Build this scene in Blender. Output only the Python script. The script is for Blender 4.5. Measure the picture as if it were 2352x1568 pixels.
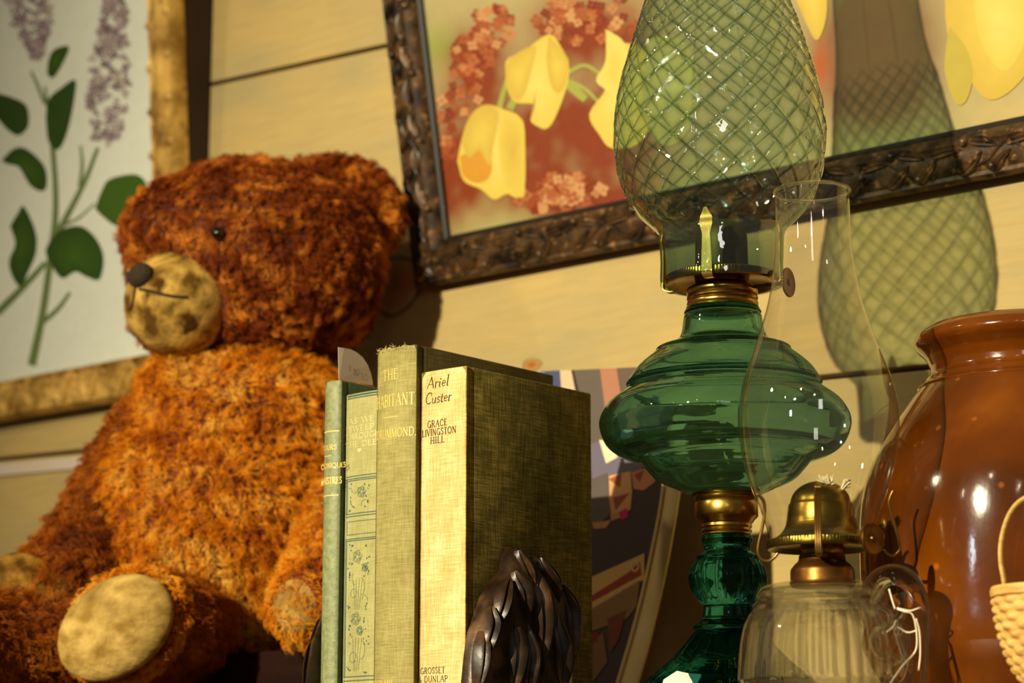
import bpy, bmesh, math, random
import numpy as np
from mathutils import Vector, Matrix, noise
random.seed(7); rng = np.random.default_rng(7)
for o in list(bpy.data.objects): bpy.data.objects.remove(o)
SC = bpy.context.scene; COL = SC.collection
# ------------------------------------------------------------------ camera
FPX = 5200.0
PIT = math.atan(1060/5200.0); YAW = math.radians(39.8)
Fh = np.array([-math.sin(YAW), math.cos(YAW), 0.0]); RT = np.array([math.cos(YAW), math.sin(YAW), 0.0]); ZZ = np.array([0, 0, 1.0])
FW = math.cos(PIT)*Fh+math.sin(PIT)*ZZ; UP = -math.sin(PIT)*Fh+math.cos(PIT)*ZZ
CAM = np.array([0.9655, -1.50, -0.06])
cd = bpy.data.cameras.new('camera'); cam = bpy.data.objects.new('camera', cd); COL.objects.link(cam)
cam.matrix_world = Matrix(((RT[0], UP[0], -FW[0], CAM[0]), (RT[1], UP[1], -FW[1], CAM[1]), (RT[2], UP[2], -FW[2], CAM[2]), (0, 0, 0, 1)))
cd.sensor_width = 36; cd.lens = FPX/2352*36; cd.clip_start = .05; cd.clip_end = 50
cd.dof.use_dof = True; cd.dof.focus_distance = 1.475; cd.dof.aperture_fstop = 7.2
SC.camera = cam
# ------------------------------------------------------------------ world, lights, exposure
w = bpy.data.worlds.new('world'); SC.world = w; w.use_nodes = True
bg = w.node_tree.nodes['Background']; bg.inputs[0].default_value = (.95, .84, .60, 1); bg.inputs[1].default_value = .11
SC.view_settings.view_transform = 'Standard'; SC.view_settings.look = 'None'; SC.view_settings.exposure = 0.0; SC.view_settings.gamma = 1
def aim(o, loc, tgt):
    o.location = loc; o.rotation_euler = (Vector(tgt)-Vector(loc)).to_track_quat('-Z', 'Y').to_euler()
def spot(name, loc, tgt, power, col, rad, size, blend):
    l = bpy.data.lights.new(name, 'SPOT'); l.energy = power; l.color = col; l.shadow_soft_size = rad; l.spot_size = math.radians(size); l.spot_blend = blend
    o = bpy.data.objects.new(name, l); COL.objects.link(o); aim(o, loc, tgt); return o
def area(name, loc, tgt, power, col, sx, sy):
    l = bpy.data.lights.new(name, 'AREA'); l.shape = 'RECTANGLE'; l.size = sx; l.size_y = sy; l.energy = power; l.color = col
    o = bpy.data.objects.new(name, l); COL.objects.link(o); aim(o, loc, tgt); return o
KEY = (1.0, .90, .62)
spot('key_spot_lamp', (.20, -3.2, 1.02), (.07, -.05, .27), 580, KEY, .020, 44, 1.0)
spot('ceiling_bulb', (-1.7, -2.6, 1.6), (-.1, -.1, .25), 52, (1, .80, .50), .06, 60, .8)
area('window_daylight', (-.25, -4.6, .55), (.1, 0, .2), 3.2, (.85, .95, 1.0), .2, .22)
# the other windows of the room, far behind the camera
area('window_daylight_far', (2.6, -3.6, .9), (0, 0, .2), 4, (.95, .95, .85), .4, .6)
for lx, ly, lz, e_ in ((.55, -2.9, 1.5, 3), (-.6, -3.4, 1.3, 3), (1.4, -2.6, 1.1, 2.5)):
    l = bpy.data.lights.new('hanging_bulb', 'POINT'); l.energy = e_; l.color = (1, .82, .55); l.shadow_soft_size = .045; o = bpy.data.objects.new('hanging_bulb', l); COL.objects.link(o); o.location = (lx, ly, lz)
cy = SC.cycles
cy.max_bounces = 20; cy.transparent_max_bounces = 40; cy.transmission_bounces = 16; cy.glossy_bounces = 8; cy.diffuse_bounces = 4
cy.caustics_refractive = True; cy.caustics_reflective = False; cy.blur_glossy = .6; cy.sample_clamp_indirect = 3.0

# ------------------------------------------------------------------ projections from photograph pixels to places
def ray(x, y): return FW+RT*(x-1176)/FPX-UP*(y-784)/FPX
def onY(x, y, Y): d = ray(x, y); return CAM+d*((Y-CAM[1])/d[1])
def onX(x, y, X): d = ray(x, y); return CAM+d*((X-CAM[0])/d[0])
def at(x, y, D): return CAM+ray(x, y)*D
def on_plane(x, y, P0, N): d = ray(x, y); return CAM+d*(((P0-CAM)@N)/(d@N))
def axis_pt(x, y, ax): d = ray(x, y); t = ((np.array([ax[0], ax[1], 0])-CAM)@Fh)/(d@Fh); return CAM+d*t
def prof(ax, pts):
    out = []
    for y, l in pts:
        A = axis_pt(l, y, ax); out.append((float((np.array(ax)-A[:2])@RT[:2]), float(A[2])))
    return out
# ------------------------------------------------------------------ materials
def newmat(name):
    m = bpy.data.materials.new(name); m.use_nodes = True; nt = m.node_tree; nt.nodes.clear()
    out = nt.nodes.new('ShaderNodeOutputMaterial'); return m, nt, out
def N(nt, typ, **kw):
    n = nt.nodes.new(typ)
    for k, v in kw.items():
        if k.startswith('i_'):
            key = k[2:]; key = int(key) if key.isdigit() else key.replace('_', ' ')
            n.inputs[key].default_value = v
        else: setattr(n, k, v)
    return n
def L(nt, a, ao, b, bi): nt.links.new(a.outputs[ao], b.inputs[bi])
def rgb(r, g, b): # sRGB 0-255 -> linear
    f = lambda c: (c/255/12.92 if c <= 10 else ((c/255+.055)/1.055)**2.4)
    return (f(r), f(g), f(b), 1)
def coords(nt, scale=(1, 1, 1), rot=(0, 0, 0), kind='Object'):
    tc = N(nt, 'ShaderNodeTexCoord'); mp = N(nt, 'ShaderNodeMapping'); mp.inputs['Scale'].default_value = scale; mp.inputs['Rotation'].default_value = rot
    L(nt, tc, kind, mp, 'Vector'); return mp
def ramp(nt, src, so, stops):
    r = N(nt, 'ShaderNodeValToRGB'); e = r.color_ramp.elements
    while len(e) < len(stops): e.new(.5)
    for i, (p, c) in enumerate(stops): e[i].position = p; e[i].color = c
    L(nt, src, so, r, 0); return r
def bump(nt, src, so, strength, dist, prev=None):
    b = N(nt, 'ShaderNodeBump'); b.inputs['Strength'].default_value = strength; b.inputs['Distance'].default_value = dist
    L(nt, src, so, b, 'Height')
    if prev: L(nt, prev, 'Normal', b, 'Normal')
    return b
def noisy(name, c1, c2, scale=20, stretch=(1, 1, 1), rough=.6, metal=0, lo=.35, hi=.65, bstr=.0, bscale=None, bdist=.001, spec=.5, coat=0, detail=4, c3=None, c3scale=5, c3lo=.55, c3hi=.7):
    m, nt, out = newmat(name); p = N(nt, 'ShaderNodeBsdfPrincipled')
    mp = coords(nt, stretch); n = N(nt, 'ShaderNodeTexNoise'); n.inputs['Scale'].default_value = scale; n.inputs['Detail'].default_value = detail
    L(nt, mp, 'Vector', n, 'Vector'); r = ramp(nt, n, 'Fac', [(lo, c1), (hi, c2)]); col = r
    if c3 is not None:
        n3 = N(nt, 'ShaderNodeTexNoise'); n3.inputs['Scale'].default_value = c3scale; n3.inputs['Detail'].default_value = 3; L(nt, mp, 'Vector', n3, 'Vector')
        r3 = ramp(nt, n3, 'Fac', [(c3lo, (0, 0, 0, 1)), (c3hi, (1, 1, 1, 1))]); mx = N(nt, 'ShaderNodeMix', data_type='RGBA')
        L(nt, r3, 'Color', mx, 'Factor'); L(nt, r, 'Color', mx, 6); mx.inputs[7].default_value = c3
        nt.links.new(mx.outputs[2], p.inputs['Base Color'])
    else: L(nt, r, 'Color', p, 'Base Color')
    p.inputs['Roughness'].default_value = rough; p.inputs['Metallic'].default_value = metal; p.inputs['Specular IOR Level'].default_value = spec; p.inputs['Coat Weight'].default_value = coat; p.inputs['Coat Roughness'].default_value = .08
    if bstr:
        nb = N(nt, 'ShaderNodeTexNoise'); nb.inputs['Scale'].default_value = bscale or scale*2; nb.inputs['Detail'].default_value = 5; L(nt, mp, 'Vector', nb, 'Vector')
        b = bump(nt, nb, 'Fac', bstr, bdist); L(nt, b, 'Normal', p, 'Normal')
    L(nt, p, 0, out, 0); return m
def plain(name, c, rough=.5, metal=0, spec=.5):
    m, nt, out = newmat(name); p = N(nt, 'ShaderNodeBsdfPrincipled'); p.inputs['Base Color'].default_value = c; p.inputs['Roughness'].default_value = rough; p.inputs['Metallic'].default_value = metal; p.inputs['Specular IOR Level'].default_value = spec
    L(nt, p, 0, out, 0); return m
def attr_paint(name, rough=.6, grain=.0, spec=.4):
    m, nt, out = newmat(name); p = N(nt, 'ShaderNodeBsdfPrincipled'); a = N(nt, 'ShaderNodeAttribute', attribute_name='Col')
    mp = coords(nt); n = N(nt, 'ShaderNodeTexNoise'); n.inputs['Scale'].default_value = 90; n.inputs['Detail'].default_value = 5; L(nt, mp, 'Vector', n, 'Vector')
    r = ramp(nt, n, 'Fac', [(.3, (1-grain, 1-grain, 1-grain, 1)), (.7, (1, 1, 1, 1))]); mx = N(nt, 'ShaderNodeMix', data_type='RGBA', blend_type='MULTIPLY'); mx.inputs['Factor'].default_value = 1
    L(nt, a, 'Color', mx, 6); L(nt, r, 'Color', mx, 7); nt.links.new(mx.outputs[2], p.inputs['Base Color'])
    p.inputs['Roughness'].default_value = rough; p.inputs['Specular IOR Level'].default_value = spec; L(nt, p, 0, out, 0); return m
def thin_glass(name, tint, gain=1.6, ior=1.5, rib=None, rough=.02, wob=.0, wscale=60, edge=(1.7, 3)):
    """a thin-walled blown pane: light goes straight through, tinted, and the surface mirrors by Fresnel"""
    m, nt, out = newmat(name); t = N(nt, 'ShaderNodeBsdfTransparent'); g = N(nt, 'ShaderNodeBsdfGlossy'); g.inputs['Roughness'].default_value = rough; g.inputs['Color'].default_value = (1, 1, 1, 1)
    lf_ = N(nt, 'ShaderNodeLayerWeight'); lf_.inputs['Blend'].default_value = .5
    po = N(nt, 'ShaderNodeMath', operation='POWER'); po.inputs[1].default_value = 5; L(nt, lf_, 'Facing', po, 0)
    sc_ = N(nt, 'ShaderNodeMath', operation='MULTIPLY_ADD'); sc_.inputs[1].default_value = .96*1.1; sc_.inputs[2].default_value = .04*gain; L(nt, po, 0, sc_, 0); fr = lf_
    mix = N(nt, 'ShaderNodeMixShader'); L(nt, sc_, 0, mix, 0); L(nt, t, 0, mix, 1); L(nt, g, 0, mix, 2); L(nt, mix, 0, out, 0)
    # a longer way through the wall near the edge deepens the tint
    lw = N(nt, 'ShaderNodeLayerWeight'); lw.inputs['Blend'].default_value = .35
    r = ramp(nt, lw, 'Facing', [(0, tint), (.75, tuple(c**edge[0] for c in tint[:3])+(1,)), (1, tuple(c**edge[1] for c in tint[:3])+(1,))]); col = r
    if rib is not None:
        a = N(nt, 'ShaderNodeAttribute', attribute_name='Rib'); mx = N(nt, 'ShaderNodeMix', data_type='RGBA'); L(nt, a, 'Fac', mx, 'Factor'); L(nt, r, 'Color', mx, 6); mx.inputs[7].default_value = rib
        nt.links.new(mx.outputs[2], t.inputs['Color'])
    else: L(nt, r, 'Color', t, 'Color')
    if wob:
        mp = coords(nt); n = N(nt, 'ShaderNodeTexNoise'); n.inputs['Scale'].default_value = wscale; n.inputs['Detail'].default_value = 2; L(nt, mp, 'Vector', n, 'Vector')
        b = bump(nt, n, 'Fac', wob, .002); L(nt, b, 'Normal', g, 'Normal'); L(nt, b, 'Normal', fr, 'Normal')
    return m
def thick_glass(name, col, ior=1.47, rough=.0, wob=.12, wscale=40, stretch=(1, 1, 1), thru=.35, tint=None):
    """moulded glass: refracts, with part of the light passing undeviated through its thin spots"""
    m, nt, out = newmat(name); g = N(nt, 'ShaderNodeBsdfGlass'); g.inputs['Color'].default_value = col; g.inputs['IOR'].default_value = ior; g.inputs['Roughness'].default_value = rough
    mp = coords(nt, stretch); n = N(nt, 'ShaderNodeTexNoise'); n.inputs['Scale'].default_value = wscale; n.inputs['Detail'].default_value = 3; L(nt, mp, 'Vector', n, 'Vector')
    b = bump(nt, n, 'Fac', wob, .004); L(nt, b, 'Normal', g, 'Normal')
    t = N(nt, 'ShaderNodeBsdfTransparent'); t.inputs['Color'].default_value = tint or col; mix = N(nt, 'ShaderNodeMixShader'); mix.inputs[0].default_value = thru
    L(nt, g, 0, mix, 1); L(nt, t, 0, mix, 2); L(nt, mix, 0, out, 0); return m
def linen(name, dark, mid, light, fine=900, worn=.0):
    m, nt, out = newmat(name); p = N(nt, 'ShaderNodeBsdfPrincipled')
    ns = []
    for sc in ((1, 1, .055), (.055, .055, 1)):
        mp = coords(nt, sc); n = N(nt, 'ShaderNodeTexNoise'); n.inputs['Scale'].default_value = fine; n.inputs['Detail'].default_value = 3; n.inputs['Roughness'].default_value = .7; L(nt, mp, 'Vector', n, 'Vector'); ns.append(n)
    mp = coords(nt); bl = N(nt, 'ShaderNodeTexNoise'); bl.inputs['Scale'].default_value = 45; bl.inputs['Detail'].default_value = 6; L(nt, mp, 'Vector', bl, 'Vector')
    ad = N(nt, 'ShaderNodeMath', operation='ADD'); L(nt, ns[0], 'Fac', ad, 0); L(nt, ns[1], 'Fac', ad, 1)
    ad2 = N(nt, 'ShaderNodeMath', operation='MULTIPLY_ADD'); L(nt, bl, 'Fac', ad2, 0); ad2.inputs[1].default_value = .7; L(nt, ad, 0, ad2, 2)
    d = N(nt, 'ShaderNodeMath', operation='DIVIDE'); L(nt, ad2, 0, d, 0); d.inputs[1].default_value = 2.7
    r = ramp(nt, d, 0, [(.40, dark), (.50, mid), (.60, light)]); L(nt, r, 'Color', p, 'Base Color')
    p.inputs['Roughness'].default_value = .8; p.inputs['Specular IOR Level'].default_value = .2
    b = bump(nt, d, 0, .5, .0004); L(nt, b, 'Normal', p, 'Normal'); L(nt, p, 0, out, 0); return m
def furmat(name, dark, mid, light, scale=24, c4=None):
    m, nt, out = newmat(name); p = N(nt, 'ShaderNodeBsdfPrincipled'); mp = coords(nt)
    n = N(nt, 'ShaderNodeTexNoise'); n.inputs['Scale'].default_value = scale; n.inputs['Detail'].default_value = 4; n.inputs['Roughness'].default_value = .65; L(nt, mp, 'Vector', n, 'Vector')
    r = ramp(nt, n, 'Fac', [(.36, dark), (.50, mid), (.66, light)]); L(nt, r, 'Color', p, 'Base Color')
    p.inputs['Roughness'].default_value = .55; p.inputs['Specular IOR Level'].default_value = .15; p.inputs['Sheen Weight'].default_value = .0
    L(nt, p, 0, out, 0); return m
# ------------------------------------------------------------------ object helpers
def thing(name, label, cat, loc=(0, 0, 0), group=None):
    o = bpy.data.objects.new(name, None); o.empty_display_size = .02; COL.objects.link(o); o.location = loc
    o['label'] = label; o['category'] = cat
    if group: o['group'] = group
    return o
def tag(o, label, cat, group=None):
    o['label'] = label; o['category'] = cat
    if group: o['group'] = group
    return o
def wl(o):
    """place of an object's origin in the world (all parents are only moved)"""
    v = np.zeros(3)
    while o is not None: v += np.array(o.location); o = o.parent
    return v
def put(name, verts, faces, m, parent=None, smooth=True, ang=35, cols=None, rib=None, world=True):
    """verts in world coordinates; stored relative to the parent"""
    v = np.array(verts, dtype=float).reshape(-1, 3)
    if parent is not None and world: v = v-wl(parent)
    me = bpy.data.meshes.new(name); me.from_pydata(v.tolist(), [], faces); me.update()
    ob = bpy.data.objects.new(name, me); COL.objects.link(ob)
    for mm in (m if isinstance(m, (list, tuple)) else [m]): me.materials.append(mm)
    if smooth:
        me.polygons.foreach_set('use_smooth', [True]*len(me.polygons))
        if ang: me.set_sharp_from_angle(angle=math.radians(ang))
    if cols is not None:
        a = me.color_attributes.new('Col', 'FLOAT_COLOR', 'POINT'); a.data.foreach_set('color', np.array(cols, dtype=np.float32).reshape(-1))
    if rib is not None:
        a = me.attributes.new('Rib', 'FLOAT', 'POINT'); a.data.foreach_set('value', np.array(rib, dtype=np.float32))
    if parent is not None: ob.parent = parent
    return ob
class MB:
    def __init__(s): s.v = []; s.f = []; s.c = []; s.n = 0
    def add(s, v, f, c=None):
        v = np.array(v, dtype=float).reshape(-1, 3)
        s.v.append(v); s.f += [tuple(i+s.n for i in q) for q in f]; s.n += len(v)
        if c is not None:
            c = np.array(c, dtype=float); c = np.tile(c, (len(v), 1)) if c.ndim == 1 else c; s.c.append(c)
        return s
    def build(s, name, m, parent=None, **k):
        return put(name, np.concatenate(s.v), s.f, m, parent, cols=np.concatenate(s.c) if s.c else None, **k)
def catmull(P, n=6):
    P = np.array(P, float); Q = np.vstack([2*P[0]-P[1], P, 2*P[-1]-P[-2]]); out = []
    for i in range(1, len(Q)-2):
        p0, p1, p2, p3 = Q[i-1:i+3]
        if np.allclose(p1, p2): continue
        for k in range(n):
            t = k/n; out.append(.5*((2*p1)+(-p0+p2)*t+(2*p0-5*p1+4*p2-p3)*t*t+(-p0+3*p1-3*p2+p3)*t**3))
    out.append(P[-1]); return np.array(out)
def lathe(pr, ax, segs=96, closed=False, mod=None, cap=True):
    """surface of revolution: pr = [(r, z)], mod(theta, z) scales r"""
    pr = np.array(pr, float); n = len(pr); th = np.arange(segs)*2*math.pi/segs
    r = np.repeat(pr[:, 0:1], segs, 1); z = np.repeat(pr[:, 1:2], segs, 1)
    if mod is not None: r = r*mod(np.tile(th, (n, 1)), z)
    v = np.stack([ax[0]+r*np.cos(th), ax[1]+r*np.sin(th), z], -1).reshape(-1, 3)
    f = []
    for i in range(n if closed else n-1):
        j = (i+1) % n
        for k in range(segs): k2 = (k+1) % segs; f.append((i*segs+k, i*segs+k2, j*segs+k2, j*segs+k))
    if not closed and cap:
        if pr[0, 0] > 1e-5: f.append(tuple(range(segs))[::-1])
        if pr[-1, 0] > 1e-5: f.append(tuple((n-1)*segs+k for k in range(segs)))
    return v, f
def tube(P, r, segs=10, closed=False, flat=None):
    P = np.array(P, float); n = len(P); v = []; f = []
    rr = np.full(n, r) if np.isscalar(r) else np.array(r)
    T = np.gradient(P, axis=0) if not closed else np.roll(P, -1, 0)-np.roll(P, 1, 0)
    T /= np.linalg.norm(T, axis=1)[:, None]+1e-12
    up = np.array([0, 0, 1.0]) if abs(T[0][2]) < .9 else np.array([1.0, 0, 0]); A = np.cross(T[0], up); A /= np.linalg.norm(A)
    for i in range(n):
        A = A-T[i]*(A@T[i]); A /= np.linalg.norm(A)+1e-12; B = np.cross(T[i], A)
        for k in range(segs):
            a = 2*math.pi*k/segs; ca, sa = math.cos(a), math.sin(a)
            v.append(P[i]+(A*ca*(flat or 1)+B*sa)*rr[i])
    for i in range(n if closed else n-1):
        j = (i+1) % n
        for k in range(segs): k2 = (k+1) % segs; f.append((i*segs+k, i*segs+k2, j*segs+k2, j*segs+k))
    if not closed: f.append(tuple(range(segs))[::-1]); f.append(tuple((n-1)*segs+k for k in range(segs)))
    return v, f
def boxv(a, b):
    x0, y0, z0 = a; x1, y1, z1 = b
    v = [(x0, y0, z0), (x1, y0, z0), (x1, y1, z0), (x0, y1, z0), (x0, y0, z1), (x1, y0, z1), (x1, y1, z1), (x0, y1, z1)]
    return v, [(0, 3, 2, 1), (4, 5, 6, 7), (0, 1, 5, 4), (1, 2, 6, 5), (2, 3, 7, 6), (3, 0, 4, 7)]
def bevel(ob, wd, seg=2):
    b = ob.modifiers.new('edge', 'BEVEL'); b.width = wd; b.segments = seg; b.limit_method = 'ANGLE'; b.angle_limit = math.radians(40); return ob
def ellipsoid(c, rad, axes, nu=32, nv=20):
    v = []; f = []
    A = np.array(axes)
    for i in range(nv+1):
        ph = math.pi*i/nv
        for k in range(nu):
            t = 2*math.pi*k/nu; p = np.array([math.sin(ph)*math.cos(t), math.sin(ph)*math.sin(t), math.cos(ph)])*np.array(rad)
            v.append(np.array(c)+p@A)
    for i in range(nv):
        for k in range(nu): k2 = (k+1) % nu; f.append((i*nu+k, (i+1)*nu+k, (i+1)*nu+k2, i*nu+k2))
    return v, f
# ------------------------------------------------------------------ lettering: a drawn roman alphabet of strokes
def arc(cx, cy, rx, ry, a0, a1, n=14):
    return [(cx+rx*math.cos(math.radians(a0+(a1-a0)*i/n)), cy+ry*math.sin(math.radians(a0+(a1-a0)*i/n))) for i in range(n+1)]
TK, TN = 1.0, .5    # thick and thin
GL = {
 'A': (.74, [([(.05, 0), (.37, 1)], TN), ([(.37, 1), (.69, 0)], TK), ([(.17, .36), (.58, .36)], TN)], [(.05, 0), (.69, 0)]),
 'B': (.60, [([(.12, 0), (.12, 1)], TK), ([(.12, 1)]+arc(.30, .76, .20, .24, 90, -90)+[(.12, .52)], .75), ([(.12, .52)]+arc(.32, .26, .23, .26, 90, -90)+[(.12, 0)], .75)], [(.12, 0), (.12, 1)]),
 'C': (.70, [(arc(.40, .5, .33, .5, 48, 312, 22), .8), ([(.62, .87), (.62, .66)], TN)], []),
 'D': (.74, [([(.12, 0), (.12, 1)], TK), ([(.12, 1)]+arc(.32, .5, .36, .5, 90, -90, 18)+[(.12, 0)], .75)], [(.12, 0), (.12, 1)]),
 'E': (.58, [([(.12, 0), (.12, 1)], TK), ([(.12, 1), (.50, 1), (.50, .86)], TN), ([(.12, .52), (.42, .52)], TN), ([(.12, 0), (.53, 0), (.53, .15)], TN)], [(.12, 0), (.12, 1)]),
 'G': (.74, [(arc(.40, .5, .33, .5, 48, 330, 22), .8), ([(.66, .02), (.66, .42)], TK), ([(.50, .42), (.76, .42)], TN)], []),
 'H': (.76, [([(.13, 0), (.13, 1)], TK), ([(.63, 0), (.63, 1)], TK), ([(.13, .52), (.63, .52)], TN)], [(.13, 0), (.13, 1), (.63, 0), (.63, 1)]),
 'I': (.28, [([(.14, 0), (.14, 1)], TK)], [(.14, 0), (.14, 1)]),
 'L': (.56, [([(.12, 0), (.12, 1)], TK), ([(.12, 0), (.52, 0), (.52, .17)], TN)], [(.12, 0), (.12, 1)]),
 'M': (.90, [([(.10, 0), (.12, 1)], TN), ([(.12, 1), (.44, 0)], TK), ([(.44, 0), (.76, 1)], TN), ([(.76, 1), (.79, 0)], TK)], [(.10, 0), (.79, 0)]),
 'N': (.78, [([(.12, 0), (.12, 1)], TN), ([(.12, 1), (.64, 0)], TK), ([(.64, 0), (.64, 1)], TN)], [(.12, 0), (.64, 1)]),
 'O': (.80, [(arc(.40, .5, .34, .5, 0, 360, 28), .8)], []),
 'P': (.58, [([(.12, 0), (.12, 1)], TK), ([(.12, 1)]+arc(.30, .73, .22, .27, 90, -90)+[(.12, .46)], .75)], [(.12, 0), (.12, 1)]),
 'Q': (.80, [(arc(.40, .5, .34, .5, 0, 360, 28), .8), ([(.42, .15), (.72, -.15)], TK)], []),
 'R': (.66, [([(.12, 0), (.12, 1)], TK), ([(.12, 1)]+arc(.30, .75, .22, .25, 90, -90)+[(.12, .50)], .75), ([(.30, .50), (.60, 0)], TK)], [(.12, 0), (.12, 1), (.60, 0)]),
 'S': (.54, [([(.45, .80)]+arc(.28, .76, .18, .24, 30, 270, 16)+arc(.27, .26, .20, .26, 90, -150, 16), .8)], []),
 'T': (.66, [([(.33, 0), (.33, 1)], TK), ([(.04, .85), (.04, 1), (.62, 1), (.62, .85)], TN)], [(.33, 0)]),
 'U': (.74, [([(.12, 1), (.12, .32)]+arc(.37, .30, .25, .30, 180, 360, 14)+[(.62, 1)], .8)], [(.12, 1), (.62, 1)]),
 'V': (.72, [([(.05, 1), (.36, 0)], TK), ([(.36, 0), (.67, 1)], TN)], [(.05, 1), (.67, 1)]),
 'W': (1.0, [([(.04, 1), (.28, 0)], TK), ([(.28, 0), (.50, 1)], TN), ([(.50, 1), (.74, 0)], TK), ([(.74, 0), (.97, 1)], TN)], [(.04, 1), (.50, 1), (.97, 1)]),
 'J': (.40, [([(.25, 1), (.25, .1)]+arc(.10, .05, .15, .18, 0, -140, 8), TK)], [(.25, 1)]),
 '&': (.78, [([(.74, .42), (.50, .05)]+arc(.30, .24, .24, .25, -60, -250, 12)+[(.42, .62)]+arc(.34, .80, .14, .20, -40, 220, 12)+[(.30, .55), (.72, 0)], .7)], []),
 '$': (.5, [([(.42, .78)]+arc(.25, .74, .17, .22, 30, 270, 12)+arc(.25, .28, .18, .24, 90, -150, 12), .8), ([(.27, -.1), (.27, 1.1)], TN)], []),
 '1': (.30, [([(.05, .85), (.16, 1), (.16, 0)], TK)], []),
 '0': (.56, [(arc(.28, .5, .22, .5, 0, 360, 20), .8)], []),
 '.': (.22, [([(.08, .0), (.12, .06)], 1.3)], []),
 'a': (.46, [(arc(.22, .26, .18, .26, 60, 360, 18), .7), ([(.40, .50), (.39, .06), (.46, .02)], TK)], []),
 'r': (.36, [([(.10, .50), (.10, 0)], TK), (arc(.26, .26, .17, .24, 170, 60, 8), .6)], []),
 'i': (.24, [([(.04, .46), (.10, .50), (.10, .04), (.18, .02)], TK), ([(.12, .70), (.13, .76)], 1.2)], []),
 'e': (.42, [([(.06, .27), (.36, .32)]+arc(.22, .28, .16, .24, 20, 310, 18), .65)], []),
 'l': (.24, [([(.06, 1.0), (.11, 1.02), (.11, .05), (.20, .03)], TK)], []),
 'u': (.48, [([(.06, .50), (.06, .16)]+arc(.20, .16, .14, .16, 180, 350, 10)+[(.38, .48)], .65), ([(.38, .50), (.38, .05), (.46, .03)], TK)], []),
 's': (.38, [([(.31, .42)]+arc(.20, .39, .12, .13, 30, 270, 10)+arc(.19, .13, .13, .13, 90, -150, 10), .7)], []),
 't': (.30, [([(.13, .72), (.12, .10)]+arc(.20, .10, .08, .09, 180, 320, 6), TK), ([(.02, .48), (.27, .48)], TN)], []),
}
def ribbon(mb, P, wd, surf, col=None):
    P = [np.array(p, float) for p in P]; Q = [P[0]]
    for a, b in zip(P[:-1], P[1:]):
        n = max(1, int(np.linalg.norm(b-a)/.0022))
        for k in range(1, n+1): Q.append(a+(b-a)*k/n)
    Q = np.array(Q)
    if len(Q) < 2: return
    T = np.gradient(Q, axis=0); T /= np.linalg.norm(T, axis=1)[:, None]+1e-12; Nn = np.stack([-T[:, 1], T[:, 0]], 1)
    if len(Q) > 1: Q = Q.copy(); Q[0] -= T[0]*wd*.25; Q[-1] += T[-1]*wd*.25
    v = []; f = []
    for q, n in zip(Q, Nn): v += [surf(*(q+n*wd/2)), surf(*(q-n*wd/2))]
    for i in range(len(Q)-1): f.append((2*i, 2*i+1, 2*i+3, 2*i+2))
    mb.add(v, f, col)
def blob(mb, P, surf, col=None):
    """a filled outline in a plane's own (u, v), as a fan around its middle"""
    P = np.array(P, float); c = P.mean(0); v = [surf(*c)]+[surf(*p) for p in P]; n = len(P)
    mb.add(v, [(0, 1+i, 1+(i+1) % n) for i in range(n)], col)
def write(mb, text, u0, u1, v0, h, surf, weight=.13, shear=0, serif=True, space=.12, col=None):
    """text from u0 to u1 on baseline v0, cap height h, mapped onto surf(u, v)"""
    tot = sum((GL[c][0]+space) if c != ' ' else .45 for c in text)-space; k = (u1-u0)/tot; x = 0
    for c in text:
        if c == ' ': x += .45; continue
        wd, st, sf = GL[c]
        for P, t in st: ribbon(mb, [(u0+(x+px_)*k+py_*h*shear, v0+py_*h) for px_, py_ in P], weight*h*t, surf, col)
        if serif:
            for sx, sy in sf: ribbon(mb, [(u0+(x+sx-.11)*k+sy*h*shear, v0+sy*h), (u0+(x+sx+.11)*k+sy*h*shear, v0+sy*h)], weight*h*.42, surf, col)
        x += wd+space
def proj(P):
    v = np.asarray(P)-CAM; D = v@FW; return 1176+FPX*(v@RT)/D, 784-FPX*(v@UP)/D
# ================================================================== the setting
M_wall = None
def wall_material():
    m, nt, out = newmat('painted_planks'); p = N(nt, 'ShaderNodeBsdfPrincipled')
    mp = coords(nt, (1.2, 1, 14)); n = N(nt, 'ShaderNodeTexNoise'); n.inputs['Scale'].default_value = 14; n.inputs['Detail'].default_value = 8; n.inputs['Roughness'].default_value = .65; L(nt, mp, 'Vector', n, 'Vector')
    r = ramp(nt, n, 'Fac', [(.25, rgb(186, 158, 98)), (.5, rgb(195, 167, 106)), (.75, rgb(203, 175, 115))])
    mp2 = coords(nt, (1, 1, 2.2)); n2 = N(nt, 'ShaderNodeTexNoise'); n2.inputs['Scale'].default_value = 6; n2.inputs['Detail'].default_value = 5; L(nt, mp2, 'Vector', n2, 'Vector')
    r2 = ramp(nt, n2, 'Fac', [(.42, (0, 0, 0, 1)), (.66, (.55, .55, .55, 1))]); mx = N(nt, 'ShaderNodeMix', data_type='RGBA'); L(nt, r2, 'Color', mx, 'Factor'); L(nt, r, 'Color', mx, 6); mx.inputs[7].default_value = rgb(160, 150, 112)
    nt.links.new(mx.outputs[2], p.inputs['Base Color']); p.inputs['Roughness'].default_value = .75; p.inputs['Specular IOR Level'].default_value = .25
    b = bump(nt, n, 'Fac', .25, .002); L(nt, b, 'Normal', p, 'Normal'); L(nt, p, 0, out, 0); return m
M_wall = wall_material()
M_bare = noisy('bare_wood_edge', rgb(96, 58, 20), rgb(140, 92, 38), 30, (1, 1, 12), .8)
M_dark = plain('dark_gap', rgb(46, 30, 14), .9)
X0, X1 = -1.9, 1.0
joints = [lambda x: -.36, lambda x: -.07-.02*(x+.9), lambda x: .300-.0335*(x+.93), lambda x: .6574-.051*(x+.68), lambda x: 1.03-.05*(x+.68), lambda x: 1.4]
b = MB()
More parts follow.
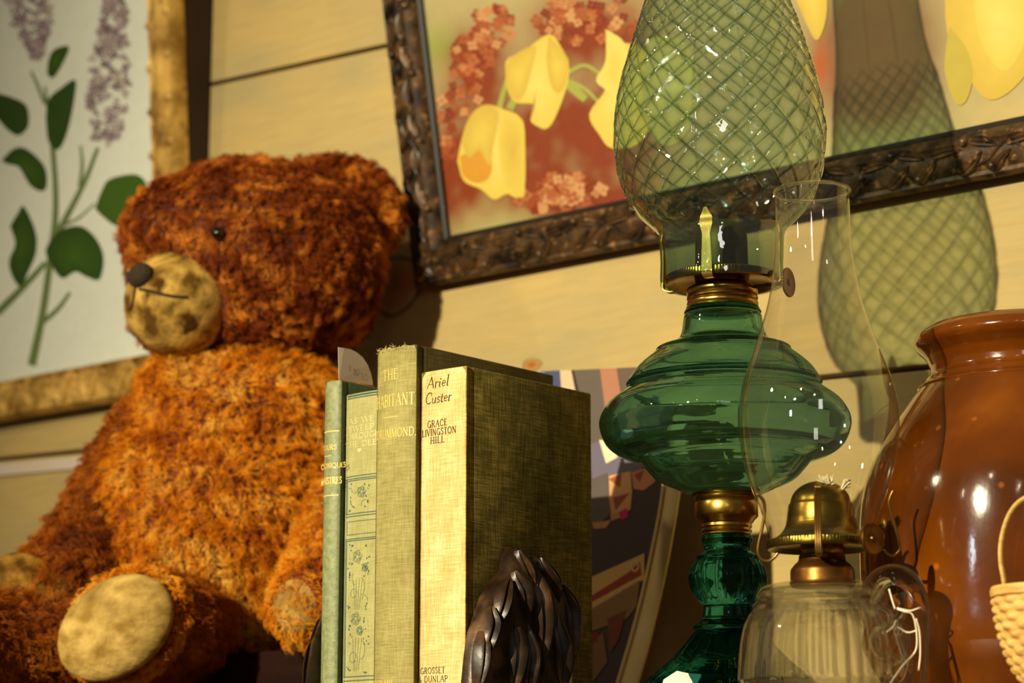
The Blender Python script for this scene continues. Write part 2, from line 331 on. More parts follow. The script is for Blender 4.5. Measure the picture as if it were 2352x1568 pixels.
for i in range(len(joints)-1):
    g = .0022; q0, q1 = joints[i], joints[i+1]
    v = [(X0, 0, q0(X0)+g), (X1, 0, q0(X1)+g), (X1, 0, q1(X1)-g), (X0, 0, q1(X0)-g), (X0, .018, q0(X0)+g), (X1, .018, q0(X1)+g), (X1, .018, q1(X1)-g), (X0, .018, q1(X0)-g)]
    b.add(v, [(0, 1, 2, 3), (5, 4, 7, 6), (4, 5, 1, 0), (3, 2, 6, 7), (4, 0, 3, 7), (1, 5, 6, 2)])
wall = b.build('wall_back', M_wall, smooth=False); wall['kind'] = 'structure'; wall['label'] = 'pale olive painted plank wall behind the shelf'; bevel(wall, .0012)
bk = put('trim_3', *boxv((X0, .0125, -.36), (X1, .0185, 1.4)), M_bare, smooth=False); bk['kind'] = 'structure'; bk['label'] = 'bare wood showing in the gaps between the planks'
# pale strip tacked below the joint at the left
v = []
for x in (X0, -.62):
    zz = joints[2](x); v += [(x, -.0035, zz-.0185), (x, -.0035, zz-.0058), (x, .001, zz-.0058), (x, .001, zz-.0185)]
st = put('trim_1', v, [(0, 1, 5, 4)[::-1], (1, 2, 6, 5)[::-1], (3, 0, 4, 7)[::-1], (0, 3, 2, 1), (4, 5, 6, 7)], plain('pale_strip', rgb(214, 196, 178), .6), smooth=False); st['kind'] = 'structure'; st['label'] = 'narrow pale strip along the wall under the gold frame'
# knots in the planks
def knot(px_, py_, rx, rz, ring=True):
    P = onY(px_, py_, 0); k = MB(); n = 40
    cc = rgb(178, 112, 48)[:3]; ce = rgb(190, 160, 104)[:3]; cd_ = rgb(128, 100, 54)[:3]
    rings = [(0.02, rgb(150, 84, 30)[:3]), (.35, cc), (.62, rgb(186, 128, 64)[:3]), (.80, rgb(192, 150, 88)[:3]), (.87, cd_), (.93, cd_), (1.0, ce)]
    v = []; c = []
    for t, col in rings:
        for i in range(n):
            a = 2*math.pi*i/n; wob = 1+.06*math.sin(3*a+1)
            v.append((P[0]+rx*t*math.cos(a)*wob, -.0004, P[2]+rz*t*math.sin(a)*wob)); c.append((*col, 1))
    f = [(j*n+i, j*n+(i+1) % n, (j+1)*n+(i+1) % n, (j+1)*n+i) for j in range(len(rings)-1) for i in range(n)]+[tuple(range(n))]
    k.add(v, f); k.c = [np.array(c)]
    return k
M_knot = attr_paint('knot_wood', .7, .15)
kn = knot(912, 655, .034, .030); ob = kn.build('trim_2', M_knot); ob['kind'] = 'structure'; ob['label'] = 'orange ringed knot in the plank right of the bear head'
kn = knot(1222, 838, .011, .006); ob = kn.build('trim_4', M_knot); ob['kind'] = 'structure'; ob['label'] = 'small dark knot in the plank above the tan book'
fl = put('floor', *boxv((-4, -7, -1.32), (5, .02, -1.30)), noisy('floor_boards', rgb(70, 48, 26), rgb(100, 70, 40), 6, (1, 8, 1), .6), smooth=False); fl['kind'] = 'structure'; fl['label'] = 'brown board floor of the room'
M_shelf = noisy('shelf_board', rgb(92, 62, 30), rgb(120, 84, 44), 8, (1, 12, 12), .6)
sh = put('shelf', *boxv((-1.9, -.405, -.03), (1.0, -.0005, 0)), M_shelf, smooth=False); tag(sh, 'plain wooden shelf board the bear, books and lamps stand on', 'shelf'); bevel(sh, .002)

# ================================================================== picture frames
def plane_of(O, tilt):
    t = math.radians(tilt); es = np.array([1.0, 0, 0]); et = np.array([0, -math.sin(t), math.cos(t)]); en = np.array([0, -math.cos(t), -math.sin(t)])
    O = np.array(O, float)
    return lambda s, t_, n=0.0: O+es*s+et*t_+en*n, (O, es, et, en)
def st_of(px_, py_, PL, n=0.0):
    O, es, et, en = PL; P = on_plane(px_, py_, O+en*n, en); return float((P-O)@es), float((P-O)@et)
def moulding(surf, W, H, pr, sub=40):
    """mitred frame of outer size W x H, pr = [(inward offset, height)]"""
    v = []; f = []; n = len(pr)
    cor = [(0, 0, 1, 1), (W, 0, -1, 1), (W, H, -1, -1), (0, H, 1, -1)]
    ring = []
    for c in range(4):
        a, bq = cor[c], cor[(c+1) % 4]
        for k in range(sub):
            t = k/sub; ring.append((a, bq, t))
    for a, bq, t in ring:
        for o, h in pr:
            pa = (a[0]+a[2]*o, a[1]+a[3]*o); pb = (bq[0]+bq[2]*o, bq[1]+bq[3]*o)
            v.append(surf(pa[0]+(pb[0]-pa[0])*t, pa[1]+(pb[1]-pa[1])*t, h))
    R_ = len(ring)
    for i in range(R_):
        j = (i+1) % R_
        for k in range(n): k2 = (k+1) % n; f.append((i*n+k, j*n+k, j*n+k2, i*n+k2))
    return v, f
def leaf_relief(mb, surf, c, ang, ln, wd, h0, hh, bend=.0, nu=10, nv=7):
    """a carved leaf lying on a moulding: raised rim, hollow sides, raised midrib"""
    v = []; f = []
    for i in range(nu+1):
        u = i/nu; half = wd*math.sin(math.pi*u**.8)**.8*.5+.0003; off = bend*math.sin(math.pi*u)
        for j in range(nv):
            q = 2*j/(nv-1)-1; e = abs(q)
            hgt = h0+hh*(.35+.65*math.sin(math.pi*min(max(u, .04), .96)))*(1-.5*(1-e)*(e > .12)*(e < .75)) if e < .99 else h0-.001
            a = u*ln-ln/2; bq = q*half+off
            v.append(surf(c[0]+a*math.cos(ang)-bq*math.sin(ang), c[1]+a*math.sin(ang)+bq*math.cos(ang), hgt))
    for i in range(nu):
        for j in range(nv-1): f.append((i*nv+j, (i+1)*nv+j, (i+1)*nv+j+1, i*nv+j+1))
    mb.add(v, f)
def dome(mb, surf, c, r, h0, n=14, sq=1.0):
    v = []; f = []
    for i in range(6):
        a = i/5*math.pi/2
        for k in range(n): t = 2*math.pi*k/n; v.append(surf(c[0]+r*math.cos(a)*math.cos(t), c[1]+r*math.cos(a)*math.sin(t), h0+r*sq*math.sin(a)))
    for i in range(5):
        for k in range(n): f.append((i*n+k, i*n+(k+1) % n, (i+1)*n+(k+1) % n, (i+1)*n+k))
    mb.add(v, f)
def wig(P, k, amp): return [(x+rng.normal(0, amp), y+rng.normal(0, amp)) for x, y in P]
class Art:
    """a flat picture: shapes given in photograph pixels, kept in the picture plane's own coordinates"""
    def __init__(s, surf, PL, n0): s.mb = MB(); s.surf = surf; s.PL = PL; s.n = n0
    def up(s, d=.000008): s.n += d
    def shape(s, P, col, mid=None, smooth=0):
        if smooth: P = catmull(list(P)+[P[0]], smooth)[:-1]
        Q = [st_of(x, y, s.PL) for x, y in P]; c = np.mean(np.array(Q), 0)
        v = [s.surf(*c, s.n)]+[s.surf(*q, s.n) for q in Q]; n = len(Q)
        col = np.array(col, float); cc = np.tile(col, (n+1, 1)) if col.ndim == 1 else np.vstack([col.mean(0), col])
        if mid is not None: cc[0] = mid
        s.mb.add(v, [(0, 1+i, 1+(i+1) % n) for i in range(n)], None); s.mb.c.append(cc); s.up()
    def stroke(s, P, wpx, col):
        P = catmull(P, 8); T = np.gradient(P, axis=0); T /= np.linalg.norm(T, axis=1)[:, None]+1e-9; Nn = np.stack([-T[:, 1], T[:, 0]], 1)
        ww = np.linspace(wpx, wpx*.7, len(P)) if np.isscalar(wpx) else np.interp(np.linspace(0, 1, len(P)), np.linspace(0, 1, len(wpx)), wpx)
        v = []; f = []
        for p, n, w_ in zip(P, Nn, ww):
            for sg in (1, -1): q = p+n*w_/2*sg; v.append(s.surf(*st_of(q[0], q[1], s.PL), s.n))
        f = [(2*i, 2*i+1, 2*i+3, 2*i+2) for i in range(len(P)-1)]
        s.mb.add(v, f, np.array(col, float)); s.up()
    def petals(s, cx, cy, n, r, col, a0=0.0, squash=1.0):
        for k in range(n):
            a = a0+2*math.pi*k/n; px_, py_ = cx+r*.62*math.cos(a), cy+r*.62*math.sin(a)*squash
            P = [(px_+r*.5*math.cos(t), py_+r*.45*math.sin(t)) for t in np.linspace(0, 2*math.pi, 8)[:-1]]
            n0 = s.n; s.shape(P, col); s.n = n0
        s.n += .000002
    def ground(s, s0, s1, t0, t1, fn, nx=110, ny=80):
        v = []; c = []
        for j in range(ny+1):
            for i in range(nx+1):
                P = s.surf(s0+(s1-s0)*i/nx, t0+(t1-t0)*j/ny, s.n); v.append(P); c.append(fn(*proj(P)))
        f = [(j*(nx+1)+i, j*(nx+1)+i+1, (j+1)*(nx+1)+i+1, (j+1)*(nx+1)+i) for j in range(ny) for i in range(nx)]
        s.mb.add(v, f); s.mb.c.append(np.array(c)); s.up()
M_art = attr_paint('painted_paper', .7, .05, .2)
M_print = attr_paint('printed_paper', .6, .05, .3)
# ---- the gold frame with lilacs
surf1, PL1 = plane_of((-1.13, -.014, .340), 4.5)
W1, H1 = 1.13-.682, .62
rt1 = thing('gold_picture_frame', 'lilac painting on white in a wide worn gold frame behind the bear', 'picture', (-.9, -.01, .34))
M_gold = noisy('worn_gilt', rgb(140, 98, 30), rgb(226, 180, 90), 34, (1, 1, 1), .5, .25, .34, .6, .6, 70, .004, c3=rgb(70, 44, 12), c3scale=60, c3lo=.58, c3hi=.75)
inR = st_of(330, 200, PL1, .016)[0]; mw = W1-inR; inB = st_of(100, 842, PL1, .012)[1]
sx = inB/mw
mo = [(0, -.004), (0, .008), (.1*mw, .014), (.2*mw, .013), (.45*mw, .0165), (.7*mw, .014), (.86*mw, .010), (.93*mw, .011), (mw, .006), (mw, -.004)]
g = MB(); v, f = moulding(surf1, W1, H1, mo); 
# the lower rail is narrower than the stiles
g.add(v, f)
for k in range(9):
    u = .05+k*.045
    leaf_relief(g, surf1, (u, mw*.5), .9, .046, .020, .013, .006, .005); leaf_relief(g, surf1, (u+.022, mw*.42), -.7+3.14, .034, .014, .013, .005, -.004)
    dome(g, surf1, (u+.012, mw*.72), .0045, .013); dome(g, surf1, (u+.03, mw*.24), .004, .012)
for k in range(12):
    u = .05+k*.045
    for uu in (W1-mw*.5,):
        leaf_relief(g, surf1, (uu, u), 2.2, .040, .018, .0125, .0025, .004); dome(g, surf1, (uu+.012, u+.02), .006, .0125, sq=.6); dome(g, surf1, (uu-.016, u+.01), .004, .0125, sq=.6)
g.build('moulding', M_gold, rt1)
M_side = plain('dark_brown_stain', rgb(44, 22, 8), .7)
v = [surf1(0.004, 0.004, -.004), surf1(W1-.001, .004, -.004), surf1(W1-.001, H1-.004, -.004), surf1(.004, H1-.004, -.004)]; v += [(p[0], -.0008, p[2]) for p in v]
put('side_box', v, [(0, 1, 2, 3), (4, 7, 6, 5), (0, 4, 5, 1), (1, 5, 6, 2), (2, 6, 7, 3), (3, 7, 4, 0)], M_side, rt1, smooth=False)
A = Art(surf1, PL1, .004)
wt = np.array(rgb(222, 224, 212)); A.ground(mw-.01, W1-mw+.01, mw*.6, H1-mw*.8, lambda x, y: wt*(1+.02*math.sin(x*.01+y*.013)), 30, 30)
gr1, gr2, gr3 = rgb(44, 70, 16), rgb(62, 92, 24), rgb(112, 130, 84)
for P, wd in [([(80, 840), (105, 720), (122, 600), (135, 480), (128, 340), (110, 200)], (20, 17, 16, 14, 12, 6)), ([(135, 545), (170, 480), (205, 410), (232, 340)], (16, 14, 12, 9)), ([(0, 720), (60, 660), (112, 604)], (18, 16, 12)),
              ([(100, 745), (140, 710), (168, 672)], (12, 11, 8)), ([(190, 430), (196, 380), (192, 335)], (9, 8, 5)), ([(110, 240), (90, 190), (78, 165)], (8, 7, 5)), ([(150, 520), (190, 500), (225, 468)], (7, 6, 4))]: A.stroke(P, wd, rgb(104, 122, 70))
def leaf(P, c, mid): A.shape(P, c, mid, 5)
leaf([(0, 215), (35, 225), (68, 245), (72, 290), (50, 312), (25, 300), (0, 272), (-30, 240)], gr1, gr1)
leaf([(115, 172), (118, 140), (132, 115), (165, 108), (155, 140), (130, 180)], gr1, gr2)
leaf([(112, 270), (118, 230), (145, 205), (180, 185), (176, 240), (160, 310), (140, 345), (118, 325)], gr1, gr1)
leaf([(10, 370), (35, 345), (60, 340), (90, 360), (112, 390), (114, 430), (100, 440), (75, 425), (50, 385), (25, 378)], gr1, gr2)
leaf([(225, 480), (240, 440), (260, 412), (320, 402), (345, 430), (330, 470), (300, 510), (275, 520), (245, 500)], gr2, gr2)
leaf([(30, 520), (48, 490), (62, 475), (88, 530), (90, 580), (70, 630), (55, 660), (35, 635), (28, 600), (42, 560)], gr1, gr2)
leaf([(118, 560), (145, 530), (190, 520), (225, 545), (245, 590), (236, 642), (205, 636), (180, 625), (150, 640), (125, 610), (112, 580)], gr1, gr2)
def lilac(spine, ws, n):
    spine = catmull(spine, 10)
    for k in range(n):
        u = rng.random(); i = int(u*(len(spine)-1)); w_ = np.interp(u, np.linspace(0, 1, len(ws)), ws); c = spine[i]+np.array([rng.uniform(-w_, w_), rng.uniform(-12, 12)])
        s_ = rng.uniform(6, 10); col = np.array(rgb(*[(138, 116, 124), (156, 136, 142), (118, 98, 106), (172, 154, 152)][rng.integers(4)]))
        A.petals(c[0], c[1], 3, s_, col, rng.uniform(0, 6))
lilac([(60, -80), (75, 0), (85, 70), (92, 140)], [55, 55, 42, 8], 170)
lilac([(278, -60), (270, 30), (262, 120), (255, 220), (250, 330)], [20, 26, 38, 52, 26], 260)
A.mb.build('painting', M_art, rt1, smooth=False)
# ---- the dark carved frame with yellow tulips
surf2, PL2 = plane_of((-.3855, -.010, .3990), 10.5)
W2, H2 = .74, .60
rt2 = thing('dark_picture_frame', 'yellow tulip print in a dark leaf-carved frame above the books', 'picture', (0, -.01, .40))
M_dk = noisy('dark_carved_bronze', rgb(30, 19, 10), rgb(98, 68, 38), 60, (1, 1, 1), .4, .2, .36, .68, .4, 160, .001, c3=rgb(150, 110, 66), c3scale=130, c3lo=.58, c3hi=.72)
mw2 = .0375
mo2 = [(0, -.010), (0, .006), (.003, .009), (.006, .0085), (.010, .0105), (.022, .0105), (.026, .010), (.029, .0115), (.032, .009), (.0355, .006), (mw2, .002), (mw2, -.010)]
g = MB(); v, f = moulding(surf2, W2, H2, mo2, 60); g.add(v, f)
def vine(fn, length):
    """carved vine along one rail: fn(a, b) -> (s, t), a along, b across (0 outer .. 1 inner)"""
    stp = .062; n = int(length/stp)
    for k in range(n):
        a = .018+k*stp
        for (da, db, an, ln, wd, bend) in [(.004, .64, .05, .027, .0105, .0015), (.024, .34, .62, .026, .0100, -.001), (.036, .70, -.30, .025, .0105, .0015), (.050, .30, .70, .021, .0085, .001)]:
            c = fn(a+da, db); e = fn(a+da+.001, db+.001*math.tan(an)/mw2); ang = math.atan2(e[1]-c[1], e[0]-c[0])
            leaf_relief(g, surf2, c, ang, ln, wd, .0100, .0042, bend)
        dome(g, surf2, fn(a+.020, .80), .0040, .0105); dome(g, surf2, fn(a+.041, .22), .0040, .0105)
        v, f = tube([surf2(*fn(a+q*stp, .5+.22*math.sin(q*2*math.pi+k)), .0112) for q in np.linspace(0, 1, 9)], .0012, 6); g.add(v, f)
vine(lambda a, bq: (a+.03, bq*mw2), W2-.06)
vine(lambda a, bq: (bq*mw2, a+.03), H2-.06)
vine(lambda a, bq: (W2-bq*mw2, a+.03), H2-.06)
vine(lambda a, bq: (a+.03, H2-bq*mw2), W2-.06)
for cx, cy_ in ((.018, .018), (W2-.018, .018)):
    leaf_relief(g, surf2, (cx, cy_), .78, .036, .016, .010, .005); leaf_relief(g, surf2, (cx, cy_), 2.35, .030, .013, .010, .004); dome(g, surf2, (cx, cy_), .0045, .0125)
g.build('moulding', M_dk, rt2)
A = Art(surf2, PL2, -.004)
def G(x, y, cx, cy_, sx_, sy_, a=0):
    dx, dy = x-cx, y-cy_; ca, sa = math.cos(a), math.sin(a); u = (dx*ca+dy*sa)/sx_; v_ = (-dx*sa+dy*ca)/sy_; return math.exp(-(u*u+v_*v_))
def ground2(x, y):
    base = np.array(rgb(196, 176, 124)); n = noise.noise(Vector((x*.008, y*.008, 0)))*.5+noise.noise(Vector((x*.03, y*.03, 3)))*.35
    edge = 560-(x-1000)*.17
    def mixc(c, col, k): k = min(max(k, 0), 1); return c+(np.array(rgb(*col))-c)*k
    c = base
    c = mixc(c, (206, 200, 136), G(x, y, 1350, 520, 700, 110)*.9)
    c = mixc(c, (178, 188, 112), G(x, y, 1250, 560, 420, 60, -.18)*.8)
    c = mixc(c, (164, 176, 84), G(x, y, 1010, 110, 45, 50)*.9)
    c = mixc(c, (142, 58, 22), min(1, 1.5*G(x, y, 1310, 350, 160, 150)+.9*G(x, y, 1090, 330, 90, 160)+1.0*G(x, y, 1100, 130, 70, 70)+1.1*G(x, y, 1310, 70, 90, 80)+.9*G(x, y, 1020, 420, 50, 120)+.8*G(x, y, 1450, 180, 80, 200)+.9*G(x, y, 1320, 440, 130, 50))*(1+n*.8))
    c = mixc(c, (138, 100, 68), 2.0*G(x, y, 2010, 120, 130, 190)*(1+n*.3))  # shadow of the upper chimney painted into the print as a brown oval
    c = mixc(c, (184, 92, 46), G(x, y, 1885, 150, 22, 60))
    c = mixc(c, (178, 186, 112), G(x, y, 2080, 400, 220, 90)*.9)
    c = mixc(c, (224, 190, 126), G(x, y, 2330, 280, 90, 60)*.7)
    return c*(1+n*.12)
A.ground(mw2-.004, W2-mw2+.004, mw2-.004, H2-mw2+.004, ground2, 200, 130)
def florets(cx, cy_, rx, ry, n, pal, r0=9, r1=15):
    for k in range(n):
        a = rng.uniform(0, 6.28); q = math.sqrt(rng.random()); x, y = cx+rx*q*math.cos(a), cy_+ry*q*math.sin(a)
        A.petals(x, y, 4, rng.uniform(r0, r1), np.array(rgb(*pal[rng.integers(len(pal))])), rng.uniform(0, 1.5))
pk = [(206, 134, 84), (190, 110, 66), (216, 156, 104), (176, 92, 52)]
rd = [(156, 62, 26), (140, 52, 22), (170, 80, 40)]
for (cx, cy_, rx, ry, n1, n2) in [(1125, 60, 45, 50, 26, 14), (1080, 130, 45, 60, 26, 14), (1300, 45, 75, 55, 40, 26), (1060, 200, 40, 60, 20, 10), (1300, 445, 90, 45, 40, 26), (1020, 300, 35, 90, 26, 4), (1400, 40, 60, 70, 20, 8), (1230, 460, 50, 28, 10, 10)]:
    florets(cx, cy_, rx, ry, n1, rd, 8, 13); florets(cx, cy_, rx, ry, n2, pk, 9, 15)
Y1, Y2, Y3, OR = np.array(rgb(238, 206, 92)), np.array(rgb(222, 184, 76)), np.array(rgb(246, 222, 120)), np.array(rgb(226, 158, 52))
def petal(P, c, mid=None): A.shape(P, c, mid, 4)
for P, wd in [([(1140, 255), (1150, 215), (1160, 180)], 14), ([(1165, 250), (1175, 230), (1178, 215)], 18), ([(1300, 165), (1340, 150), (1385, 178)], 10), ([(1300, 185), (1340, 205), (1375, 240)], 10), ([(1298, 190), (1325, 215), (1340, 228)], 22)]: A.stroke(P, wd, rgb(176, 176, 84))
petal([(1155, 160), (1160, 135), (1200, 115), (1255, 78), (1285, 110), (1302, 150), (1296, 200), (1270, 270), (1250, 295), (1230, 290), (1213, 275), (1222, 240), (1180, 235), (1160, 205)], Y1, Y3)
petal([(1155, 160), (1170, 130), (1225, 105), (1215, 160), (1200, 215), (1180, 230), (1162, 205)], Y2, Y1)
petal([(1255, 80), (1290, 120), (1302, 150), (1285, 210), (1262, 200), (1250, 140)], Y2, Y1)
petal([(1045, 370), (1055, 320), (1075, 265), (1110, 240), (1150, 250), (1185, 265), (1200, 300), (1198, 380), (1198, 450), (1160, 445), (1130, 458), (1100, 435), (1060, 415)], Y1, Y3)
petal([(1050, 360), (1080, 345), (1120, 350), (1122, 400), (1095, 420), (1060, 405)], OR, OR)
petal([(1055, 330), (1075, 265), (1110, 240), (1140, 260), (1128, 330), (1120, 380), (1095, 345), (1072, 362)], Y2, Y1)
petal([(1150, 260), (1190, 270), (1200, 310), (1198, 440), (1160, 440), (1140, 340)], Y1, Y2)
petal([(1386, 66), (1420, 95), (1470, 110), (1520, 180), (1500, 260), (1460, 330), (1400, 340), (1372, 310), (1348, 262), (1385, 205), (1364, 182), (1385, 140)], Y1, Y3)
petal([(1386, 66), (1430, 100), (1440, 180), (1420, 230), (1385, 205), (1364, 182), (1388, 140)], Y3, Y1)
petal([(1480, 90), (1540, 80), (1590, 130), (1600, 240), (1560, 320), (1510, 330), (1470, 250)], np.array(rgb(204, 188, 110)), np.array(rgb(208, 196, 122)))
petal([(1800, -60), (1880, -70), (1895, 20), (1875, 90), (1850, 60)], Y2, Y1)
petal([(2165, -80), (2352, -100), (2420, -20), (2400, 90), (2352, 170), (2300, 220), (2255, 222), (2205, 150), (2170, 70)], Y2, Y1)
petal([(2175, 60), (2215, 110), (2230, 170), (2215, 230), (2190, 235), (2165, 160)], np.array(rgb(202, 178, 72)), np.array(rgb(206, 180, 78)))
petal([(2230, -60), (2340, -40), (2360, 60), (2310, 160), (2260, 120), (2235, 40)], Y1, Y3)
A.stroke([(2300, 312), (2308, 298), (2312, 288)], 8, rgb(70, 50, 26))
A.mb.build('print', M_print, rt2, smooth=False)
z_ = .0015
put('glass_pane', [surf2(mw2-.003, mw2-.003, z_), surf2(W2-mw2+.003, mw2-.003, z_), surf2(W2-mw2+.003, H2-mw2+.003, z_), surf2(mw2-.003, H2-mw2+.003, z_)], [(0, 1, 2, 3)], thin_glass('picture_glass', (.97, .98, .96, 1), 1.6, 1.5), rt2, smooth=False)
v, f = moulding(surf2, W2-2*mw2+.004, H2-2*mw2+.004, [(0, -.003), (0, .002), (.003, .0028), (.006, .0008), (.006, -.003)], 4)
v = [np.array(p)+(surf2(mw2-.002, mw2-.002)-surf2(0, 0)) for p in v]
put('inner_lip', v, f, plain('black_lip', rgb(30, 20, 12), .5), rt2)

# ================================================================== the books
M_page = noisy('old_paper', rgb(176, 150, 96), rgb(206, 180, 126), 500, (.05, .05, 1), .9)
M_gilt = plain('gilt_lettering', rgb(246, 208, 112), .45, 0)
M_giltw = plain('bright_gilt_lettering', rgb(246, 228, 160), .45, .35)
M_ink = plain('brown_ink', rgb(64, 44, 22), .8)
M_teal = plain('teal_ink', rgb(52, 92, 88), .75)
def spine_surf(x0, x1, yf, bul):
    """(x, z) on the outer face of a rounded spine"""
    def s(x, z, lift=.00018):
        u = (x-x0)/(x1-x0)*2-1; return (x, yf+bul*min(1, u*u)-lift, z)
    return s
def book(name, label, x0, x1, yf, depth, ht, bul, m_cover, m_spine, z0=0.0012, ragged=0, group=None):
    rt = thing(name, label, 'book', ((x0+x1)/2, yf+depth/2, 0), group)
    bt = .0028; n = 21
    # spine: a strip of cloth wrapped round the back of the pages, rolled at head and tail
    rows = [0, .002, .004]+list(np.linspace(.01, ht-.01, 12))+[ht-.004, ht-.002, ht]
    V = []; F = []
    def prof_y(u): return yf+bul*u*u+.0016*max(0, (abs(u)-.86)/.14)**2*.45
    for k, z in enumerate(rows):
        pull = .0012*max(0, 1-min(z, ht-z)/.004)
        for i in range(n):
            u = 2*i/(n-1)-1; zz = z
            if ragged and k == len(rows)-1: zz = z+ragged*(noise.noise(Vector((u*4+x0*90, 1.7, 0)))+.4*noise.noise(Vector((u*15, 4, x0)))-.1)
            V.append(((x0+x1)/2+u*(x1-x0)/2*.995, prof_y(u)+pull, z0+zz))
    R_ = len(rows)
    for k, z in enumerate(rows):
        for i in range(n):
            u = 2*i/(n-1)-1; V.append(((x0+x1)/2+u*(x1-x0)/2*.98, prof_y(u)+.0016, V[k*n+i][2]))
    o_ = R_*n
    for k in range(R_-1):
        for i in range(n-1):
            a = k*n+i; F += [(a, a+1, a+n+1, a+n), (o_+a+n, o_+a+n+1, o_+a+1, o_+a)]
    for i in range(n-1): F += [(o_+i, o_+i+1, i+1, i), ((R_-1)*n+i, (R_-1)*n+i+1, o_+(R_-1)*n+i+1, o_+(R_-1)*n+i)]
    for k in range(R_-1): F += [(k*n, (k+1)*n, o_+(k+1)*n, o_+k*n), (o_+k*n+n-1, o_+(k+1)*n+n-1, (k+1)*n+n-1, k*n+n-1)]
    put('spine', V, F, m_spine, rt)
    ys = yf+bul+.0006
    for nm, xa, xb in (('back_cover', x0, x0+bt), ('front_cover', x1-bt, x1)):
        # joint groove near the spine, then the flat board with eased edges
        sg = 1 if nm == 'front_cover' else -1; xo = x1 if sg > 0 else x0; xi = xo-sg*bt
        pts = [(ys, .0004), (ys+.002, .0002), (ys+.004, -.0003), (ys+.0058, -.0009), (ys+.0075, -.0003), (ys+.0095, 0), (yf+depth-.0012, 0), (yf+depth, -.0007)]
        b = MB(); V = []; zs = [0, .0008, ht-.0008, ht]; ins = [-.0007, 0, 0, -.0007]
        for z, q in zip(zs, ins):
            for y, dx in pts: V.append((xo+sg*(dx+q), y, z0+z))
        for z, q in zip(zs, ins):
            for y, dx in pts: V.append((xi, y, z0+z))
        m_ = len(pts); O = 4*m_; F = []
        for k in range(3):
            for i in range(m_-1): F += [(k*m_+i, k*m_+i+1, (k+1)*m_+i+1, (k+1)*m_+i), (O+k*m_+i, O+(k+1)*m_+i, O+(k+1)*m_+i+1, O+k*m_+i+1)]
        for i in range(m_-1): F += [(i, O+i, O+i+1, i+1), (3*m_+i, 3*m_+i+1, O+3*m_+i+1, O+3*m_+i)]
        for k in range(3): F += [(k*m_, (k+1)*m_, O+(k+1)*m_, O+k*m_), (k*m_+m_-1, O+k*m_+m_-1, O+(k+1)*m_+m_-1, (k+1)*m_+m_-1)]
        if sg < 0: F = [q[::-1] for q in F]
        put(nm, V, F, m_cover, rt, ang=50)
    pg = put('page_block', *boxv((x0+bt+.0003, yf+bul+.004, z0+.003), (x1-bt-.0003, yf+depth-.004, z0+ht-.0035)), M_page, rt, smooth=False)
    return rt
def zat(y, x, Y): return float(onY(x, y, Y)[2])
Y4, Y3b, Y2b, Y1b = -.390, -.398, -.378, -.384
xp = lambda px_, py_, Y: float(onY(px_, py_, Y)[0])
# materials
M_l4c = linen('olive_linen', rgb(74, 62, 20), rgb(112, 98, 38), rgb(168, 140, 66), 1100)
M_l4s = linen('faded_tan_linen', rgb(202, 162, 96), rgb(230, 192, 124), rgb(248, 220, 162), 1100)
M_l3 = linen('faded_olive_cloth', rgb(138, 126, 70), rgb(160, 148, 88), rgb(182, 168, 106), 1600)
M_l3c = linen('dark_olive_cloth', rgb(70, 60, 28), rgb(92, 80, 40), rgb(112, 98, 52), 1500)
M_l2 = linen('grey_green_cloth', rgb(154, 146, 92), rgb(172, 164, 106), rgb(188, 180, 122), 1700)
M_l1 = noisy('green_grained_leather', rgb(118, 124, 80), rgb(152, 156, 106), 300, (1, 1, 1), .5, 0, .3, .7, .5, 900, .0006)
M_l1c = noisy('dark_green_leather', rgb(40, 60, 42), rgb(60, 82, 58), 300, (1, 1, 1), .5, 0, .3, .7, .5, 900, .0006)
# Ariel Custer
x0, x1 = xp(963, 1200, Y4), 0.0
b4 = book('old_book', 'tan and olive linen book lettered Ariel Custer, its cover facing the lamps', x0, x1, Y4, .1365, .2225, .0010, M_l4c, M_l4s)
M_l4h = linen('worn_tan_hinge', rgb(96, 76, 26), rgb(150, 118, 54), rgb(206, 166, 92), 1100)
for ch_ in b4.children:
    if ch_.name.startswith('front_cover'):
        ch_.data.materials.append(M_l4h)
        for p_ in ch_.data.polygons:
            if p_.center.y+b4.location.y < Y4+.0085: p_.material_index = 1
S = spine_surf(x0, x1, Y4, .0010)
def title(parent, name, rows, surf, mat, xr, Y, **k):
    mb = MB()
    for text, xa, xb, yb, hp in rows:
        za = zat(yb, (xa+xb)/2, Y); h = zat(yb-hp, (xa+xb)/2, Y)-za
        write(mb, text, xp(xa, yb, Y), xp(xb, yb, Y), za, h, surf, **k)
    return mb.build(name, mat, parent, smooth=False)
title(b4, 'title_lettering', [('Ariel', 979, 1030, 889, 25), ('Custer', 975, 1036, 924, 25)], S, M_ink, None, Y4, weight=.11, shear=.18, serif=False, space=.03)
title(b4, 'author_lettering', [('GRACE', 981, 1027, 979, 15), ('LIVINGSTON', 968, 1047, 998, 15), ('HILL', 988, 1021, 1017, 15)], S, M_ink, None, Y4, weight=.15)
title(b4, 'publisher_lettering', [('GROSSET', 964, 1022, 1546, 14), ('& DUNLAP', 958, 1028, 1566, 14)], S, M_ink, None, Y4, weight=.13)
